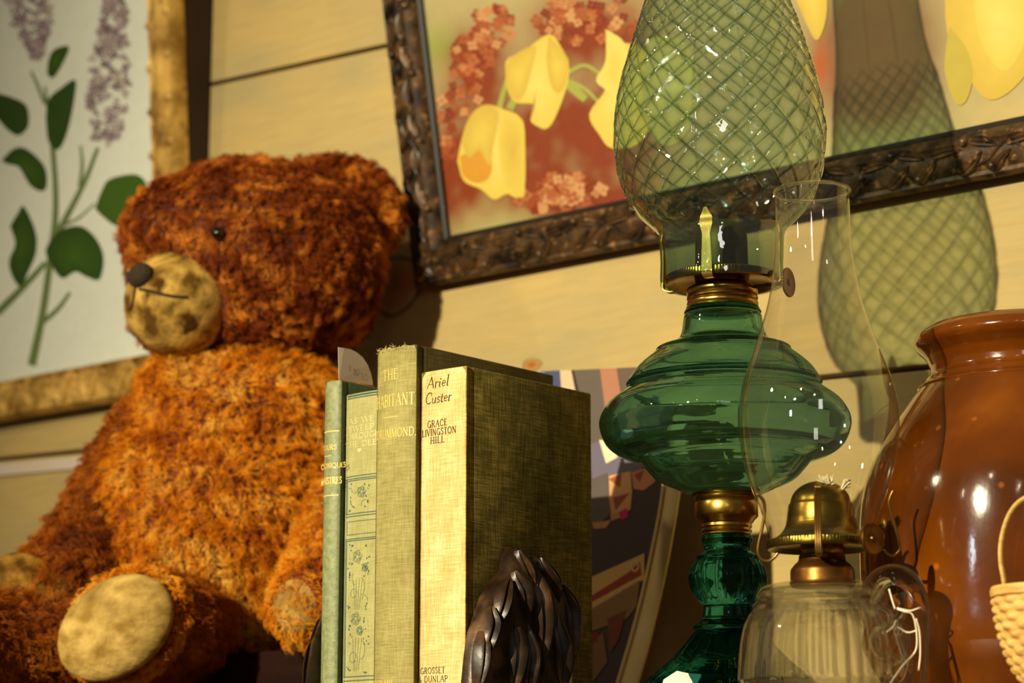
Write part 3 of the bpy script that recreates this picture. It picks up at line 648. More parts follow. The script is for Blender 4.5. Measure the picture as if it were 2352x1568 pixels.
# The Habitant
x0b, x1b = xp(853, 1200, Y3b), x0-.0006
b3 = book('old_book', 'tallest book, olive cloth lettered THE HABITANT in gold, left of the tan book', x0b, x1b, Y3b, .152, .2415, .004, M_l3c, M_l3, ragged=.0016)
S = spine_surf(x0b, x1b, Y3b, .004)
title(b3, 'title_lettering', [('THE', 878, 914, 872, 24), ('HABITANT', 858, 944, 932, 27)], S, M_gilt, None, Y3b, weight=.10, serif=True, space=.10)
title(b3, 'author_lettering', [('DRUMMOND.', 858, 947, 1003, 19)], S, M_gilt, None, Y3b, weight=.12, space=.08)
title(b3, 'publisher_lettering', [('PUTNAMS', 852, 902, 1577, 15)], S, M_gilt, None, Y3b, weight=.14)
mb = MB(); ribbon(mb, [(xp(879, 958, Y3b), zat(958, 895, Y3b)), (xp(914, 958, Y3b), zat(958, 895, Y3b))], .0005, S); mb.build('gilt_rule', M_gilt, b3, smooth=False)
# frayed threads at the head of the Habitant's spine
mb = MB()
for k in range(46):
    u = rng.random(); xx = x0b+u*(x1b-x0b); uu = u*2-1; p0 = np.array([xx, Y3b+.004*uu*uu-.0002, .2415+rng.uniform(-.002, .001)]); d = np.array([rng.normal(0, .5), rng.normal(-.3, .3), rng.uniform(.1, 1)]); d /= np.linalg.norm(d); ln = rng.uniform(.001, .0035)
    v, f = tube([p0, p0+d*ln*.5, p0+d*ln+np.array([rng.normal(0, .0006), 0, -.0003])], [.00016, .00013, .00006], 5); mb.add(v, f)
mb.build('frayed_cloth', plain('pale_thread', rgb(212, 194, 134), .9), b3)
# As We Sweep Through the Deep
x0c, x1c = xp(787, 1200, Y2b), x0b-.0008
b2 = book('old_book', 'grey-green book with gilt title and teal rose panels, half hidden by the tallest book', x0c, x1c, Y2b, .13, .2185, .0022, M_l2, M_l2)
S = spine_surf(x0c, x1c, Y2b, .0022)
wd2 = x1c-x0c; cx2 = (x0c+x1c)/2
def zz2(y): return zat(y, 820, Y2b)
title(b2, 'title_lettering', [('AS WE', 797, 860, 970, 12), ('SWEEP', 798, 860, 988, 12), ('THROUGH', 790, 872, 1005, 12), ('THE DEEP', 789, 876, 1024, 12)], S, M_giltw, None, Y2b, weight=.19, space=.08)
mb = MB(); c0 = (xp(825, 1034, Y2b), zz2(1034)); blob(mb, [(c0[0]+.0022*math.cos(a), c0[1]+.0013*math.sin(a)) for a in np.linspace(0, 6.28, 14)[:-1]], S); mb.build('gilt_ornament', M_giltw, b2, smooth=False)
mb = MB(); e = .0012; half = [mb, MB()]; band = MB()
def rule(y, w_=.0006): ribbon(band if y < 1000 else half[int(y > 1210)], [(x0c+e, zz2(y)), (x1c-e, zz2(y))], w_, S)
for y in (906, 912): rule(y, .0007)
for y in (1092, 1098, 1102, 1178, 1184, 1236, 1240, 1553, 1562): rule(y)
for ya, yb in ((1102, 1178), (1240, 1553)):
    for o_ in (.0014, .0030): ribbon(half[int(ya > 1210)], [(x0c+o_, zz2(ya)), (x0c+o_, zz2(yb))], .0005, S); ribbon(half[int(ya > 1210)], [(x1c-o_, zz2(ya)), (x1c-o_, zz2(yb))], .0005, S)
xa, xb = xp(794, 1200, Y2b), x1c-.004
ribbon(mb, [(xa, zz2(1196)), (xb, zz2(1196)), (xb, zz2(1226)), (xa, zz2(1226)), (xa, zz2(1196))], .0004, S)
band.build('head_band', M_teal, b2, smooth=False)
for q_ in half: q_.build('border_lines', M_teal, b2, smooth=False)
M_pg = plain('pale_green_ground', rgb(172, 184, 136), .8)
for ya, yb in ((1104, 1176), (1242, 1551)):
    mb = MB(); ribbon(mb, [(cx2, zz2(ya)), (cx2, zz2(yb))], wd2-.0068, lambda x, z: S(x, z, .00012)); mb.build('pale_panel', M_pg, b2, smooth=False)
half = [MB(), MB()]; pxx = lambda x: xp(x, 1300, Y2b)
def rose(x, y, r):
    cx, cz = pxx(x), zz2(y)
    mb = half[int(y > 1210)]
    for q, ph in ((1, 0), (.72, .5), (.42, 1.1)):
        ribbon(mb, [(cx+r*q*(1+.13*math.cos(5*a+ph))*math.cos(a), cz+r*q*(1+.13*math.cos(5*a+ph))*math.sin(a)) for a in np.linspace(0, 6.283, 26)], .00032, S)
    for k in range(5): a = k*1.257+.4; ribbon(mb, [(cx+r*.3*math.cos(a), cz+r*.3*math.sin(a)), (cx+r*.85*math.cos(a+.5), cz+r*.85*math.sin(a+.5))], .00028, S)
def leaflet(x, y, a, ln): 
    mb = half[int(y > 1210)]; cx, cz = pxx(x), zz2(y); P = [(cx+ln*(t*math.cos(a))-ln*.28*math.sin(t*3.14)*math.sin(a)*sg, cz+ln*t*math.sin(a)+ln*.28*math.sin(t*3.14)*math.cos(a)*sg) for sg, ts in ((1, np.linspace(0, 1, 6)), (-1, np.linspace(1, 0, 6)[1:-1])) for t in ts]; blob(mb, P, S)
def swirl(x, y, r, a0, a1, sc=1.0): 
    mb = half[int(y > 1210)]; cx, cz = pxx(x), zz2(y); ribbon(mb, [(cx+r*(1-.3*t)*math.cos(a0+(a1-a0)*t), cz+sc*r*(1-.3*t)*math.sin(a0+(a1-a0)*t)) for t in np.linspace(0, 1, 16)], .00026, S)
for (x, y, r) in ((820, 1278, .0042), (838, 1304, .0028), (818, 1420, .0042), (828, 1448, .0030), (828, 1130, .0038)): rose(x, y, r)
for (x, y, r, a0, a1, sc) in ((812, 1362, .0036, 0, 6.2, 1), (830, 1350, .0040, 1.5, -1.5, 1.7), (812, 1510, .0038, 0, 6, 1.1), (832, 1495, .004, 1.5, -1.8, 1.8), (814, 1330, .003, 2, 5, 1.6), (838, 1380, .003, 0, 3, 1.5), (835, 1160, .004, 0, 3.5, 1), (812, 1120, .004, 3, 6.6, 1)): swirl(x, y, r, a0, a1, sc)
for x0_, dx in ((818, 0), (822, 4), (826, 7), (815, -4)): mb = half[1]; ribbon(mb, [(pxx(x0_), zz2(1400)), (pxx(x0_+dx*.4), zz2(1365)), (pxx(x0_+dx), zz2(1330))], .00022, S); ribbon(mb, [(pxx(x0_), zz2(1540)), (pxx(x0_+dx*.4), zz2(1505)), (pxx(x0_+dx), zz2(1465))], .00022, S)
for k in range(64):
    x = rng.choice([rng.uniform(796, 808), rng.uniform(836, 848)]); base = [1255, 1290, 1310, 1395, 1430, 1455, 1535, 1115, 1150, 1165, 1325, 1475][k % 12]; leaflet(x, base+rng.uniform(-9, 9), rng.uniform(0, 6.28), rng.uniform(.0014, .0026))
for q_ in half: q_.build('rose_pattern', M_teal, b2, smooth=False)
# the green leather book
x0d, x1d = xp(735, 1200, Y1b), x0c-.0006
b1 = book('old_book', 'green grained book with gold rules, leftmost of the row beside the bear', x0d, x1d, Y1b, .145, .2285, .0030, M_l1c, M_l1, ragged=.0005)
S = spine_surf(x0d, x1d, Y1b, .0030)
title(b1, 'title_lettering', [('TOURS', 736, 770, 1033, 11), ('CRONIQUES', 731, 787, 1074, 11), ('MINISTRES', 731, 778, 1111, 15)], S, M_gilt, None, Y1b, weight=.17, space=.06)
for y, xa, xb, w_ in ((990, x0d+.0005, x1d-.0005, .0007), (1046, xp(741, 1046, Y1b), xp(761, 1046, Y1b), .0004), (1137, x0d+.0005, x1d-.0005, .0007)):
    mb = MB(); ribbon(mb, [(xa, zat(y, 760, Y1b)), (xb, zat(y, 760, Y1b))], w_, S); mb.build('gilt_rule', M_gilt, b1, smooth=False)
# price slip tucked into the green book
XT = -.1240
P = [(777, 797), (790, 799), (806, 802), (820, 809), (834, 821), (845, 838), (852, 856), (856, 874), (856, 884), (779, 872), (778, 850)]
def slip_pt(x, y, d=0): q = onX(x, y, XT+.0016*math.sin((x-777)/80*2.6)+d); return q
v = [slip_pt(x, y) for x, y in P]
n_ = len(v); v2 = [p-np.array([.0003, 0, 0]) for p in v]; F = [tuple(range(n_))[::-1], tuple(range(n_, 2*n_))]+[(i, (i+1) % n_, n_+(i+1) % n_, n_+i) for i in range(n_)]
tg = thing('price_slip', 'cream paper slip marked $10 sticking up from the green book', 'price tag', tuple(v[9]))
put('paper', v+v2, F, plain('cream_paper', rgb(206, 184, 160), .85), tg, smooth=False)
mb = MB(); ky = {}
def sl(y_, z):
    q = slip_pt(*proj((XT, y_, z)), .0003); return q
for tx, xa, xb, yb, hp in (('$', 799, 807, 851, 12), ('10', 811, 826, 859, 14)):
    a_, b_, c_ = onX(xa, yb, XT), onX(xb, yb, XT), onX(xa, yb-hp, XT); write(mb, tx, a_[1], b_[1], a_[2], c_[2]-a_[2], sl, weight=.10, serif=False, shear=.1)
mb.build('pencilled_price', plain('pencil', rgb(120, 106, 90), .8), tg, smooth=False)
# ================================================================== bookends
M_brz = noisy('dark_bronze', rgb(30, 17, 8), rgb(66, 42, 22), 60, (1, 1, 1), .36, .2, .35, .7, .35, 120, .0010, c3=rgb(124, 88, 52), c3scale=30, c3lo=.56, c3hi=.78, spec=.45)
def bookend(label, sgn, xface, deep=1.0):
    """relief of drooping leaves on an upright plate; sgn +1 swells towards +x"""
    rt = thing('bookend', label, 'bookend', (xface, -.335, 0))
    b = MB()
    def pt(px_, py_): q = onX(px_+(14 if px_ < 1200 else 0), py_, .012); return q[1], q[2]
    outl = [(1072, 1640), (1074, 1568), (1080, 1505), (1088, 1450), (1102, 1410), (1115, 1370), (1135, 1335), (1160, 1308), (1165, 1275), (1178, 1254), (1192, 1256), (1205, 1272), (1220, 1300), (1228, 1282), (1240, 1274), (1256, 1280), (1270, 1298), (1282, 1325), (1304, 1340), (1318, 1368), (1326, 1410), (1322, 1460), (1322, 1568), (1322, 1640)]
    C_ = np.array([pt(*q) for q in outl]); cen = np.array(pt(1205, 1540))
    lay = [(1.0, .0005), (1.0, .006), (.96, .0105), (.88, .0135), (.7, .0155), (.4, .0165)]
    V = []; n = len(C_)
    for s_, h in lay:
        for q in C_: c = cen+(q-cen)*s_; V.append((xface+sgn*h*deep, c[0], max(c[1], .0004)))
    F = []
    for k in range(len(lay)-1):
        for i in range(n): j = (i+1) % n; F.append((k*n+i, k*n+j, (k+1)*n+j, (k+1)*n+i))
    F += [tuple(range(n))[::-1], tuple((len(lay)-1)*n+i for i in range(n))]
    if sgn < 0: F = [q[::-1] for q in F]
    b.add(V, F)
    # drooping lobes, each with a hollow and a midrib
    def lobe(P, wd, h, ridge=.3):
        P = catmull([pt(*q) for q in P], 7); n = len(P); T = np.gradient(P, axis=0); T /= np.linalg.norm(T, axis=1)[:, None]+1e-9; Nn = np.stack([-T[:, 1], T[:, 0]], 1); W_ = 11; V = []
        for i, (p, nn) in enumerate(zip(P, Nn)):
            u = i/(n-1); hw = wd*(math.sin(math.pi*min(.97, max(.03, u**.75)))**.7)/2
            for j in range(W_):
                q = 2*j/(W_-1)-1; c = p+nn*q*hw; e = math.sqrt(max(0, 1-q*q)); hh = h*e*(1-ridge*math.exp(-((abs(q)-.38)/.16)**2))*(.45+.55*math.sin(math.pi*min(1, max(0, u))))
                V.append((xface+sgn*(.009+hh)*deep, c[0], max(c[1], .0004)))
        F = [(i*W_+j, (i+1)*W_+j, (i+1)*W_+j+1, i*W_+j+1) for i in range(n-1) for j in range(W_-1)]
        b.add(V, F if sgn < 0 else [q[::-1] for q in F])
    lobe([(1176, 1262), (1190, 1300), (1212, 1335), (1218, 1390)], .015, .010)
    lobe([(1240, 1280), (1250, 1310), (1272, 1350), (1276, 1400)], .016, .010)
    lobe([(1165, 1310), (1180, 1345), (1184, 1390), (1182, 1440)], .020, .013)
    lobe([(1155, 1330), (1140, 1370), (1128, 1410), (1122, 1440)], .014, .012, .55)
    lobe([(1112, 1392), (1112, 1430), (1100, 1475), (1098, 1510)], .014, .0125, .55)
    lobe([(1100, 1440), (1092, 1490), (1086, 1540), (1080, 1590)], .012, .011, .4)
    lobe([(1290, 1345), (1308, 1400), (1310, 1470), (1306, 1540)], .018, .011, .4)
    lobe([(1225, 1310), (1232, 1370), (1236, 1450), (1232, 1560)], .024, .016, .3)
    lobe([(1160, 1420), (1165, 1480), (1160, 1540), (1150, 1610)], .024, .015, .3)
    lobe([(1270, 1400), (1280, 1470), (1284, 1540), (1280, 1600)], .022, .014, .3)
    lobe([(1200, 1430), (1206, 1500), (1200, 1560), (1196, 1620)], .020, .016, .3)
    b.build('cast_relief', M_brz, rt, ang=60)
    xa, xb = sorted((xface, xface+sgn*.0225*deep)); bevel(put('base', *boxv((xa, C_[:, 0].min(), .0002), (xb, C_[:, 0].max(), .006)), M_brz, rt, smooth=False), .001)
    return rt
bookend('dark bronze bookend cast as drooping leaves, against the olive cover', 1, .0006)
bookend('bookend at the left end of the row, only its edge showing beside the bear', -1, x0d-.0006, .38)

# ================================================================== the green oil lamp
M_brass = noisy('aged_brass', rgb(150, 112, 40), rgb(206, 164, 76), 30, (1, 1, 3), .26, 1.0, .3, .7, .25, 60, .0006, c3=rgb(96, 66, 24), c3scale=26, c3lo=.58, c3hi=.8)
M_brass2 = noisy('dark_brass', rgb(118, 96, 36), rgb(184, 154, 70), 30, (1, 1, 3), .3, 1.0, .3, .7, .25, 60, .0006, c3=rgb(60, 40, 18), c3scale=30, c3lo=.55, c3hi=.75)
M_coll = noisy('brown_brass', rgb(92, 58, 24), rgb(146, 98, 44), 40, (1, 1, 2), .36, .9, .3, .7, .3, 70, .0008)
GA = (float(at(1668, 1150, 1.505)[0]), float(at(1668, 1150, 1.505)[1]))
glamp = thing('green_oil_lamp', 'tall green glass oil lamp with a diamond-patterned chimney', 'oil lamp', (GA[0], GA[1], 0))
M_gthin = thin_glass('green_chimney_glass', (.77, .86, .80, 1), 3.2, 1.5, rib=(.05, .17, .11, 1), rough=.015, wob=.25, wscale=90)
M_gthick = thick_glass('teal_glass', (.60, .785, .755, 1), 1.47, 0, .06, 26, (1, 1, 2.2), .08, (.56, .74, .66, 1))
M_gstem = thick_glass('teal_stem_glass', (.21, .55, .55, 1), 1.48, 0, .2, 50, (1, 1, 1), .18, (.09, .34, .34, 1))
def shift(pr, axg, col):  # silhouettes measured against the drifting axis of the photograph
    return pr
# foot and stem: solid moulded glass with vertical flutes
st_ = prof(GA, [(1139+91, 1614), (1236, 1612), (1240, 1611), (1244, 1613), (1251, 1616), (1266, 1616), (1276, 1602), (1286, 1600), (1300, 1590), (1312, 1586), (1326, 1583), (1349, 1587), (1371, 1600), (1386, 1610), (1392, 1616), (1405, 1615), (1420, 1613), (1431, 1605), (1438, 1592), (1444, 1593), (1448, 1596), (1457, 1589), (1489, 1563), (1520, 1534), (1551, 1497), (1570, 1478), (1592, 1452)])
st_ = [(r, z) for r, z in st_][::-1]; zb = st_[0][1]
stp_ = [(.001, .0006), (.062, .0006), (.0655, .002), (.0655, .0052), (.0640, .0066)]+[q for q in st_ if q[1] > .0072]
zbulb0, zbulb1 = float(axis_pt(1600, 1388, GA)[2]), float(axis_pt(1600, 1272, GA)[2]); zfl = float(axis_pt(1600, 1446, GA)[2])
def flute(th, z):
    inb = np.clip(np.minimum(z-zbulb0, zbulb1-z)/.004, 0, 1); inf = np.clip(np.minimum(z-.012, zfl-z)/.006, 0, 1)
    c1 = np.abs(np.cos(4*th+.5)); c2 = np.abs(np.cos(5*th+.2))
    return 1+inb*(.055*(c1**.5)-.045)+inf*(.06*c2**.6-.05)+inb*.02*np.exp(-((np.abs(np.sin(4*th+.5))-.35)/.08)**2)
v, f = lathe(catmull(stp_, 5), GA, 160, mod=flute); put('foot', v, f, M_gstem, glamp, ang=50)
# font (hollow)
fo = prof(GA, [(1142, 1616), (1139, 1600), (1135, 1585), (1124, 1560), (1101, 1510), (1078, 1486), (1064, 1474), (1059, 1470), (1056, 1464), (1050, 1446), (1038, 1416), (1017, 1391), (982, 1377), (956, 1379), (925, 1398), (902, 1428), (891, 1440), (886, 1441), (880, 1438), (872, 1443), (852, 1456), (833, 1474), (812, 1500), (806, 1506), (800, 1509), (791, 1536), (780, 1556), (766, 1564), (753, 1567), (730, 1570), (722, 1573), (718, 1571), (712, 1574), (707, 1576)])
fo = [q for q in fo]; fo_s = catmull(fo, 4)
T_ = np.gradient(fo_s, axis=0); T_ /= np.linalg.norm(T_, axis=1)[:, None]; nn = np.stack([T_[:, 1], -T_[:, 0]], 1)
inn = fo_s-nn*np.where(fo_s[:, 1] < .17, .0062, .0042)[:, None]; inn = inn[::-1]; inn = inn[(inn[:, 1] > fo_s[0][1]+.003)]; inn[:, 0] = np.maximum(inn[:, 0], .0005)
v, f = lathe(list(fo_s)+list(inn)+[(.0005, fo_s[0][1]+.0034), (.0005, fo_s[0][1])], GA, 256, closed=True, mod=lambda th, z: 1+.006*np.exp(-((th-(math.atan2(-Fh[1], -Fh[0])+2*math.pi-.10+.05*np.sin(z*95)+.03*np.sin(z*260)))/.022)**2)); put('font', v, f, M_gthick, glamp, ang=60)
# brass joint between foot and font
jo = prof(GA, [(1231, 1616), (1228, 1613), (1225, 1614), (1220, 1611), (1214, 1614), (1210, 1611), (1204, 1612), (1199, 1607), (1194, 1604), (1189, 1598), (1186, 1596), (1158, 1596), (1153, 1598), (1149, 1595), (1145, 1594), (1141, 1596), (1137, 1592), (1131, 1588), (1129, 1590)])
v, f = lathe([(.012, jo[0][1])]+jo+[(jo[-1][0]-.0012, jo[-1][1]-.001)], GA, 96); put('joint_collar', v, f, M_brass, glamp, ang=40)
# collar with screw rings
cl = prof(GA, [(712, 1578), (709, 1577), (704, 1579), (700, 1577), (695, 1578), (691, 1580), (687, 1577), (682, 1578), (678, 1580), (674, 1577), (668, 1577), (663, 1579), (657, 1590), (652, 1604), (650, 1608)])
v, f = lathe([(.018, cl[0][1])]+cl+[(.016, cl[-1][1])], GA, 96); put('collar', v, f, M_brass, glamp, ang=40)
def gallery(ax, zt, r, rin, h, teeth, mat, parent, name='burner_gallery'):
    """saucer that carries the chimney, its rim knurled"""
    pr = [(rin, zt-.30*h), (r*.80, zt-h*.62), (r*.93, zt-h*.95), (r*.985, zt-h), (r, zt-.8*h), (r*1.004, zt-.45*h), (r, zt-.08*h), (r*.985, zt), (r*.955, zt-.1*h), (r*.93, zt-.55*h), (r*.78, zt-.32*h), (rin, zt-.02*h)]
    v, f = lathe(pr, ax, 360, closed=True, mod=lambda th, z: 1+.0035*np.sign(np.sin(teeth*1.3*th//1*0+round(teeth*1.3)*th))*((z > zt-.8*h) & (z < zt-.05*h)))
    return put(name, v, f, mat, parent, ang=30)
zg = float(axis_pt(1660, 640, GA)[2]); RG = .0385
gallery(GA, zg+.0015, RG, .0150, .0062, 90, M_brass, glamp)
nk = [(.0150, cl[-1][1]-.001), (.0165, cl[-1][1]+.003), (.0165, cl[-1][1]+.006), (.0180, zg-.004), (.0185, zg+.001), (.0150, zg+.002)]
v, f = lathe(nk, GA, 64); put('burner_neck', v, f, M_coll, glamp)
M_olive = noisy('dull_olive_brass', rgb(70, 62, 20), rgb(112, 98, 36), 40, (1, 1, 2), .5, .6, .3, .7, .2, 60, .0006)
zd0, zd1 = zg, float(axis_pt(1660, 508, GA)[2])
dm = [(.0205, zd0), (.0205, zd0+.004), (.0182, zd0+.006), (.0178, zd0+.018), (.0176, zd1-.012), (.0160, zd1-.006), (.0120, zd1-.002), (.0070, zd1), (.0068, zd1-.001)]
v, f = lathe(catmull(dm, 4), GA, 64); put('burner_dome', v, f, M_olive, glamp)
# chimney: thin blown glass with two families of helical ribs
ch = prof(GA, [(654, 1517), (640, 1516), (610, 1516), (580, 1514), (556, 1512), (540, 1510), (524, 1501), (500, 1475), (475, 1453), (450, 1438), (420, 1425), (380, 1413), (340, 1407), (300, 1405), (250, 1408), (200, 1416), (150, 1427), (100, 1441), (50, 1456), (0, 1471)])
ofs = np.interp([q[1] for q in ch], [.28, .49], [0, .0040])
ch = [(r-o, z) for (r, z), o in zip(ch, ofs)]
zt_ = ch[-1][1]; ch += [(ch[-1][0]-.0055, zt_+.030), (ch[-1][0]-.012, zt_+.065), (.0345, zt_+.10), (.0310, zt_+.13), (.0300, zt_+.15), (.0315, zt_+.156)]
ch = np.array(ch); NZ, NT = 420, 480
cs = catmull(ch, 24); al = np.concatenate([[0], np.cumsum(np.linalg.norm(np.diff(cs, axis=0), axis=1))]); q = np.linspace(0, al[-1], NZ); rr = np.interp(q, al, cs[:, 0]); zz = np.interp(q, al, cs[:, 1])
th = np.arange(NT)*2*math.pi/NT; TH, QQ = np.meshgrid(th, q); RR = np.repeat(rr[:, None], NT, 1); Zg = np.repeat(zz[:, None], NT, 1)
NH = 20; zlo = float(axis_pt(1650, 506, GA)[2])
# climb of a rib: nearly constant slope against the local radius
cl_ang = np.concatenate([[0], np.cumsum(np.diff(q)/np.maximum(.5*(rr[1:]+rr[:-1]), .03))])*1.08
CA = np.repeat(cl_ang[:, None], NT, 1)
def ribs(ph):
    k = ph*NH/(2*math.pi); d = np.abs(k-np.round(k))*2*math.pi/NH*RR*.70; return np.exp(-(d/.00058)**2)
ra, rb = ribs(TH+CA), ribs(TH-CA); fade = np.clip((Zg-zlo)/.012, 0, 1)*np.clip((zt_+.05-Zg)/.01, 0, 1)
hgt = np.maximum(ra, rb)*fade
def away(ph): k = ph*NH/(2*math.pi); return np.abs(k-np.round(k))*2
broad = (1-np.minimum(away(TH+CA), away(TH-CA)))**2.6*fade  # tint darkens towards the ribs, imitating cells that focus light into dapples
seam = np.exp(-(np.minimum(np.abs(TH-(-.30+2*math.pi-.9)), 9)*RR/.0009)**2)*.8+np.exp(-(np.abs(TH-(math.pi*.5+.3))*RR/.0009)**2)*.5
hgt = np.maximum(hgt, seam*np.clip((Zg-zlo+.05)/.02, 0, 1)*.6)
wobb = .00012*np.sin(7*TH+Zg*90)+.0001*np.sin(11*TH-Zg*140)
R2 = RR+.0014*hgt+wobb
V = np.stack([GA[0]+R2*np.cos(TH), GA[1]+R2*np.sin(TH), Zg], -1).reshape(-1, 3)
F = [(i*NT+k, i*NT+(k+1) % NT, (i+1)*NT+(k+1) % NT, (i+1)*NT+k) for i in range(NZ-1) for k in range(NT)]
put('chimney', V, F, M_gthin, glamp, ang=None, rib=np.maximum(np.maximum(hgt*.85, broad*.34), .60*np.clip((zlo+.004-Zg)/.03, 0, 1)).reshape(-1))
# spring clips holding the chimney
def vdir(): return -Fh[:2]
def clip(ang, parent, ax, zbase, rb_, mat, h, wd, hook=True):
    """flat spring: under the rim, up the glass, waisted, with a rounded finger tip"""
    a = math.atan2(-Fh[1], -Fh[0])+ang; er = np.array([math.cos(a), math.sin(a), 0]); et = np.array([-math.sin(a), math.cos(a), 0]); b = MB()
    P = [(rb_*.80, -.006), (rb_*.95, -.0068), (rb_+.0022, -.0045), (rb_+.0024, 0), (rb_+.0021, h*.25), (rb_+.0022, h*.55), (rb_+.0027, h*.72), (rb_+.0020, h*.85), (rb_+.0032, h)]
    Wd = [.8, .9, 1, 1, .9, .75, 1.25, 1.1, .25]
    P = catmull(P, 5); Wd = np.interp(np.linspace(0, 1, len(P)), np.linspace(0, 1, len(Wd)), Wd); V = []
    T = np.gradient(P, axis=0); T /= np.linalg.norm(T, axis=1)[:, None]; n2 = np.stack([T[:, 1], -T[:, 0]], 1)*.0004
    for (r, z), w_, n_ in zip(P, Wd, n2):
        for sg in (-1, 1):
            for t in (-1, 1): V.append(np.array([ax[0], ax[1], zbase+z+n_[1]*t])+er*(r+n_[0]*t)+et*wd*.5*w_*sg)
    n = len(P); F = []
    for i in range(n-1):
        a_, c_ = 4*i, 4*i+4
        for p, q_ in ((0, 1), (1, 3), (3, 2), (2, 0)): F.append((a_+p, a_+q_, c_+q_, c_+p))
    F += [(0, 2, 3, 1), (4*n-4, 4*n-3, 4*n-1, 4*n-2)]
    return put('spring_clip', V, F, mat, parent)
M_clip = plain('bright_brass', rgb(196, 158, 84), .45, .7)
for an in (-.34, -.34+math.pi/2, -.34+math.pi, -.34-math.pi/2): clip(an, glamp, GA, zg, RG, M_clip, .040, .0072)
# wick wheel on its shaft, seen through the clear chimney
def wheel(ax, ang, z, r0, r1, rad, th_, mat, parent, tilt=0):
    a = math.atan2(-Fh[1], -Fh[0])+ang; er = np.array([math.cos(a), math.sin(a), 0]); c = np.array([ax[0], ax[1], z])
    v, f = tube([c+er*r0, c+er*r1], .0012, 8); sh_ = put('wick_shaft', v, f, mat, parent)
    et = np.array([-math.sin(a), math.cos(a), 0]); V = []; n = 72
    lay = [(r1-th_/2, .2), (r1-th_/2, .86), (r1-th_*.5, .97), (r1-th_*.2, 1), (r1+th_*.2, 1), (r1+th_*.5, .95), (r1+th_*.35, .86), (r1+th_*.1, .55), (r1+th_*.4, .26), (r1+th_*.9, .2), (r1+th_*1.1, .05)]
    for q_, s_ in lay:
        for k in range(n): t = 2*math.pi*k/n; rr_ = rad*s_*(1+(.025 if k % 2 else 0)*(s_ > .9)); V.append(c+er*q_+et*rr_*math.cos(t)+ZZ*rr_*math.sin(t))
    F = [(i*n+k, i*n+(k+1) % n, (i+1)*n+(k+1) % n, (i+1)*n+k) for i in range(len(lay)-1) for k in range(n)]+[tuple(range(n))[::-1], tuple((len(lay)-1)*n+k for k in range(n))]
    put('wick_knob', V, F, mat, parent, ang=30)
wheel(GA, 1.02, float(axis_pt(1815, 668, GA)[2]), .015, .049, .0098, .0016, M_coll, glamp)

# ================================================================== the clear oil lamp
cpt = at(1890, 1350, 1.36); CA_ = (float(cpt[0]), float(cpt[1]))
clamp_ = thing('clear_oil_lamp', 'small clear glass oil lamp with a plain chimney and looped handle', 'oil lamp', (CA_[0], CA_[1], 0))
M_cthin = thin_glass('clear_chimney_glass', (.955, .95, .92, 1), 2.8, 1.5, rough=.012, wob=.12, wscale=30, edge=(2.6, 9))
M_cthick = thick_glass('clear_moulded_glass', (.985, .98, .965, 1), 1.46, 0, .03, 40, (1, 1, 1), .68, (.975, .975, .955, 1))
def two(ax, pts): # (y, left, right) -> radius from the whole width
    out = []
    for y, l, r in pts: a, b_ = axis_pt(l, y, ax), axis_pt(r, y, ax); out.append((float(np.linalg.norm((b_-a)[:2]))/2, float((a[2]+b_[2])/2)))
    return out
# font
fo = two(CA_, [(1344, 1760, 2012), (1348, 1748, 2026), (1360, 1738, 2036), (1370, 1734, 2040), (1378, 1735, 2040), (1386, 1740, 2036), (1392, 1737, 2040), (1409, 1721, 2056), (1434, 1710, 2070), (1460, 1704, 2078), (1489, 1700, 2084), (1543, 1695, 2090), (1568, 1693, 2092)])[::-1]
zl = fo[0][1]; bot = [(.001, .0006), (.050, .0006), (.0530, .002), (.0535, .006)]
outp = bot+[q_ for q_ in fo]; top = outp[-1]; outp += [(top[0]*.85, top[1]+.0012), (.0200, top[1]+.0016)]
os_ = catmull(outp, 4); inn = [(.0175, top[1]-.001), (top[0]*.86, top[1]-.0012)]+[(max(r-.0017, .001), z-.0003) for r, z in outp[::-1] if .009 < z < top[1]-.003]+[(.044, .0075), (.001, .0070)]
zr0, zr1 = .010, float(axis_pt(1890, 1384, CA_)[2])
def ribc(th, z):
    k = np.clip(np.minimum(z-zr0, zr1-z)/.004, 0, 1); sect = np.clip((np.cos(th-math.atan2(-Fh[1], -Fh[0])-.10)-.80)/.04, 0, 1)+np.clip((np.cos(th-math.atan2(-Fh[1], -Fh[0])-2.2)-.80)/.04, 0, 1)+np.clip((np.cos(th-math.atan2(-Fh[1], -Fh[0])+2.1)-.80)/.04, 0, 1)
    return 1+k*sect*.013*np.cos(40*th)
v, f = lathe(list(os_)+list(catmull(inn, 3)), CA_, 352, closed=True, mod=ribc); put('font', v, f, M_cthick, clamp_, ang=60)
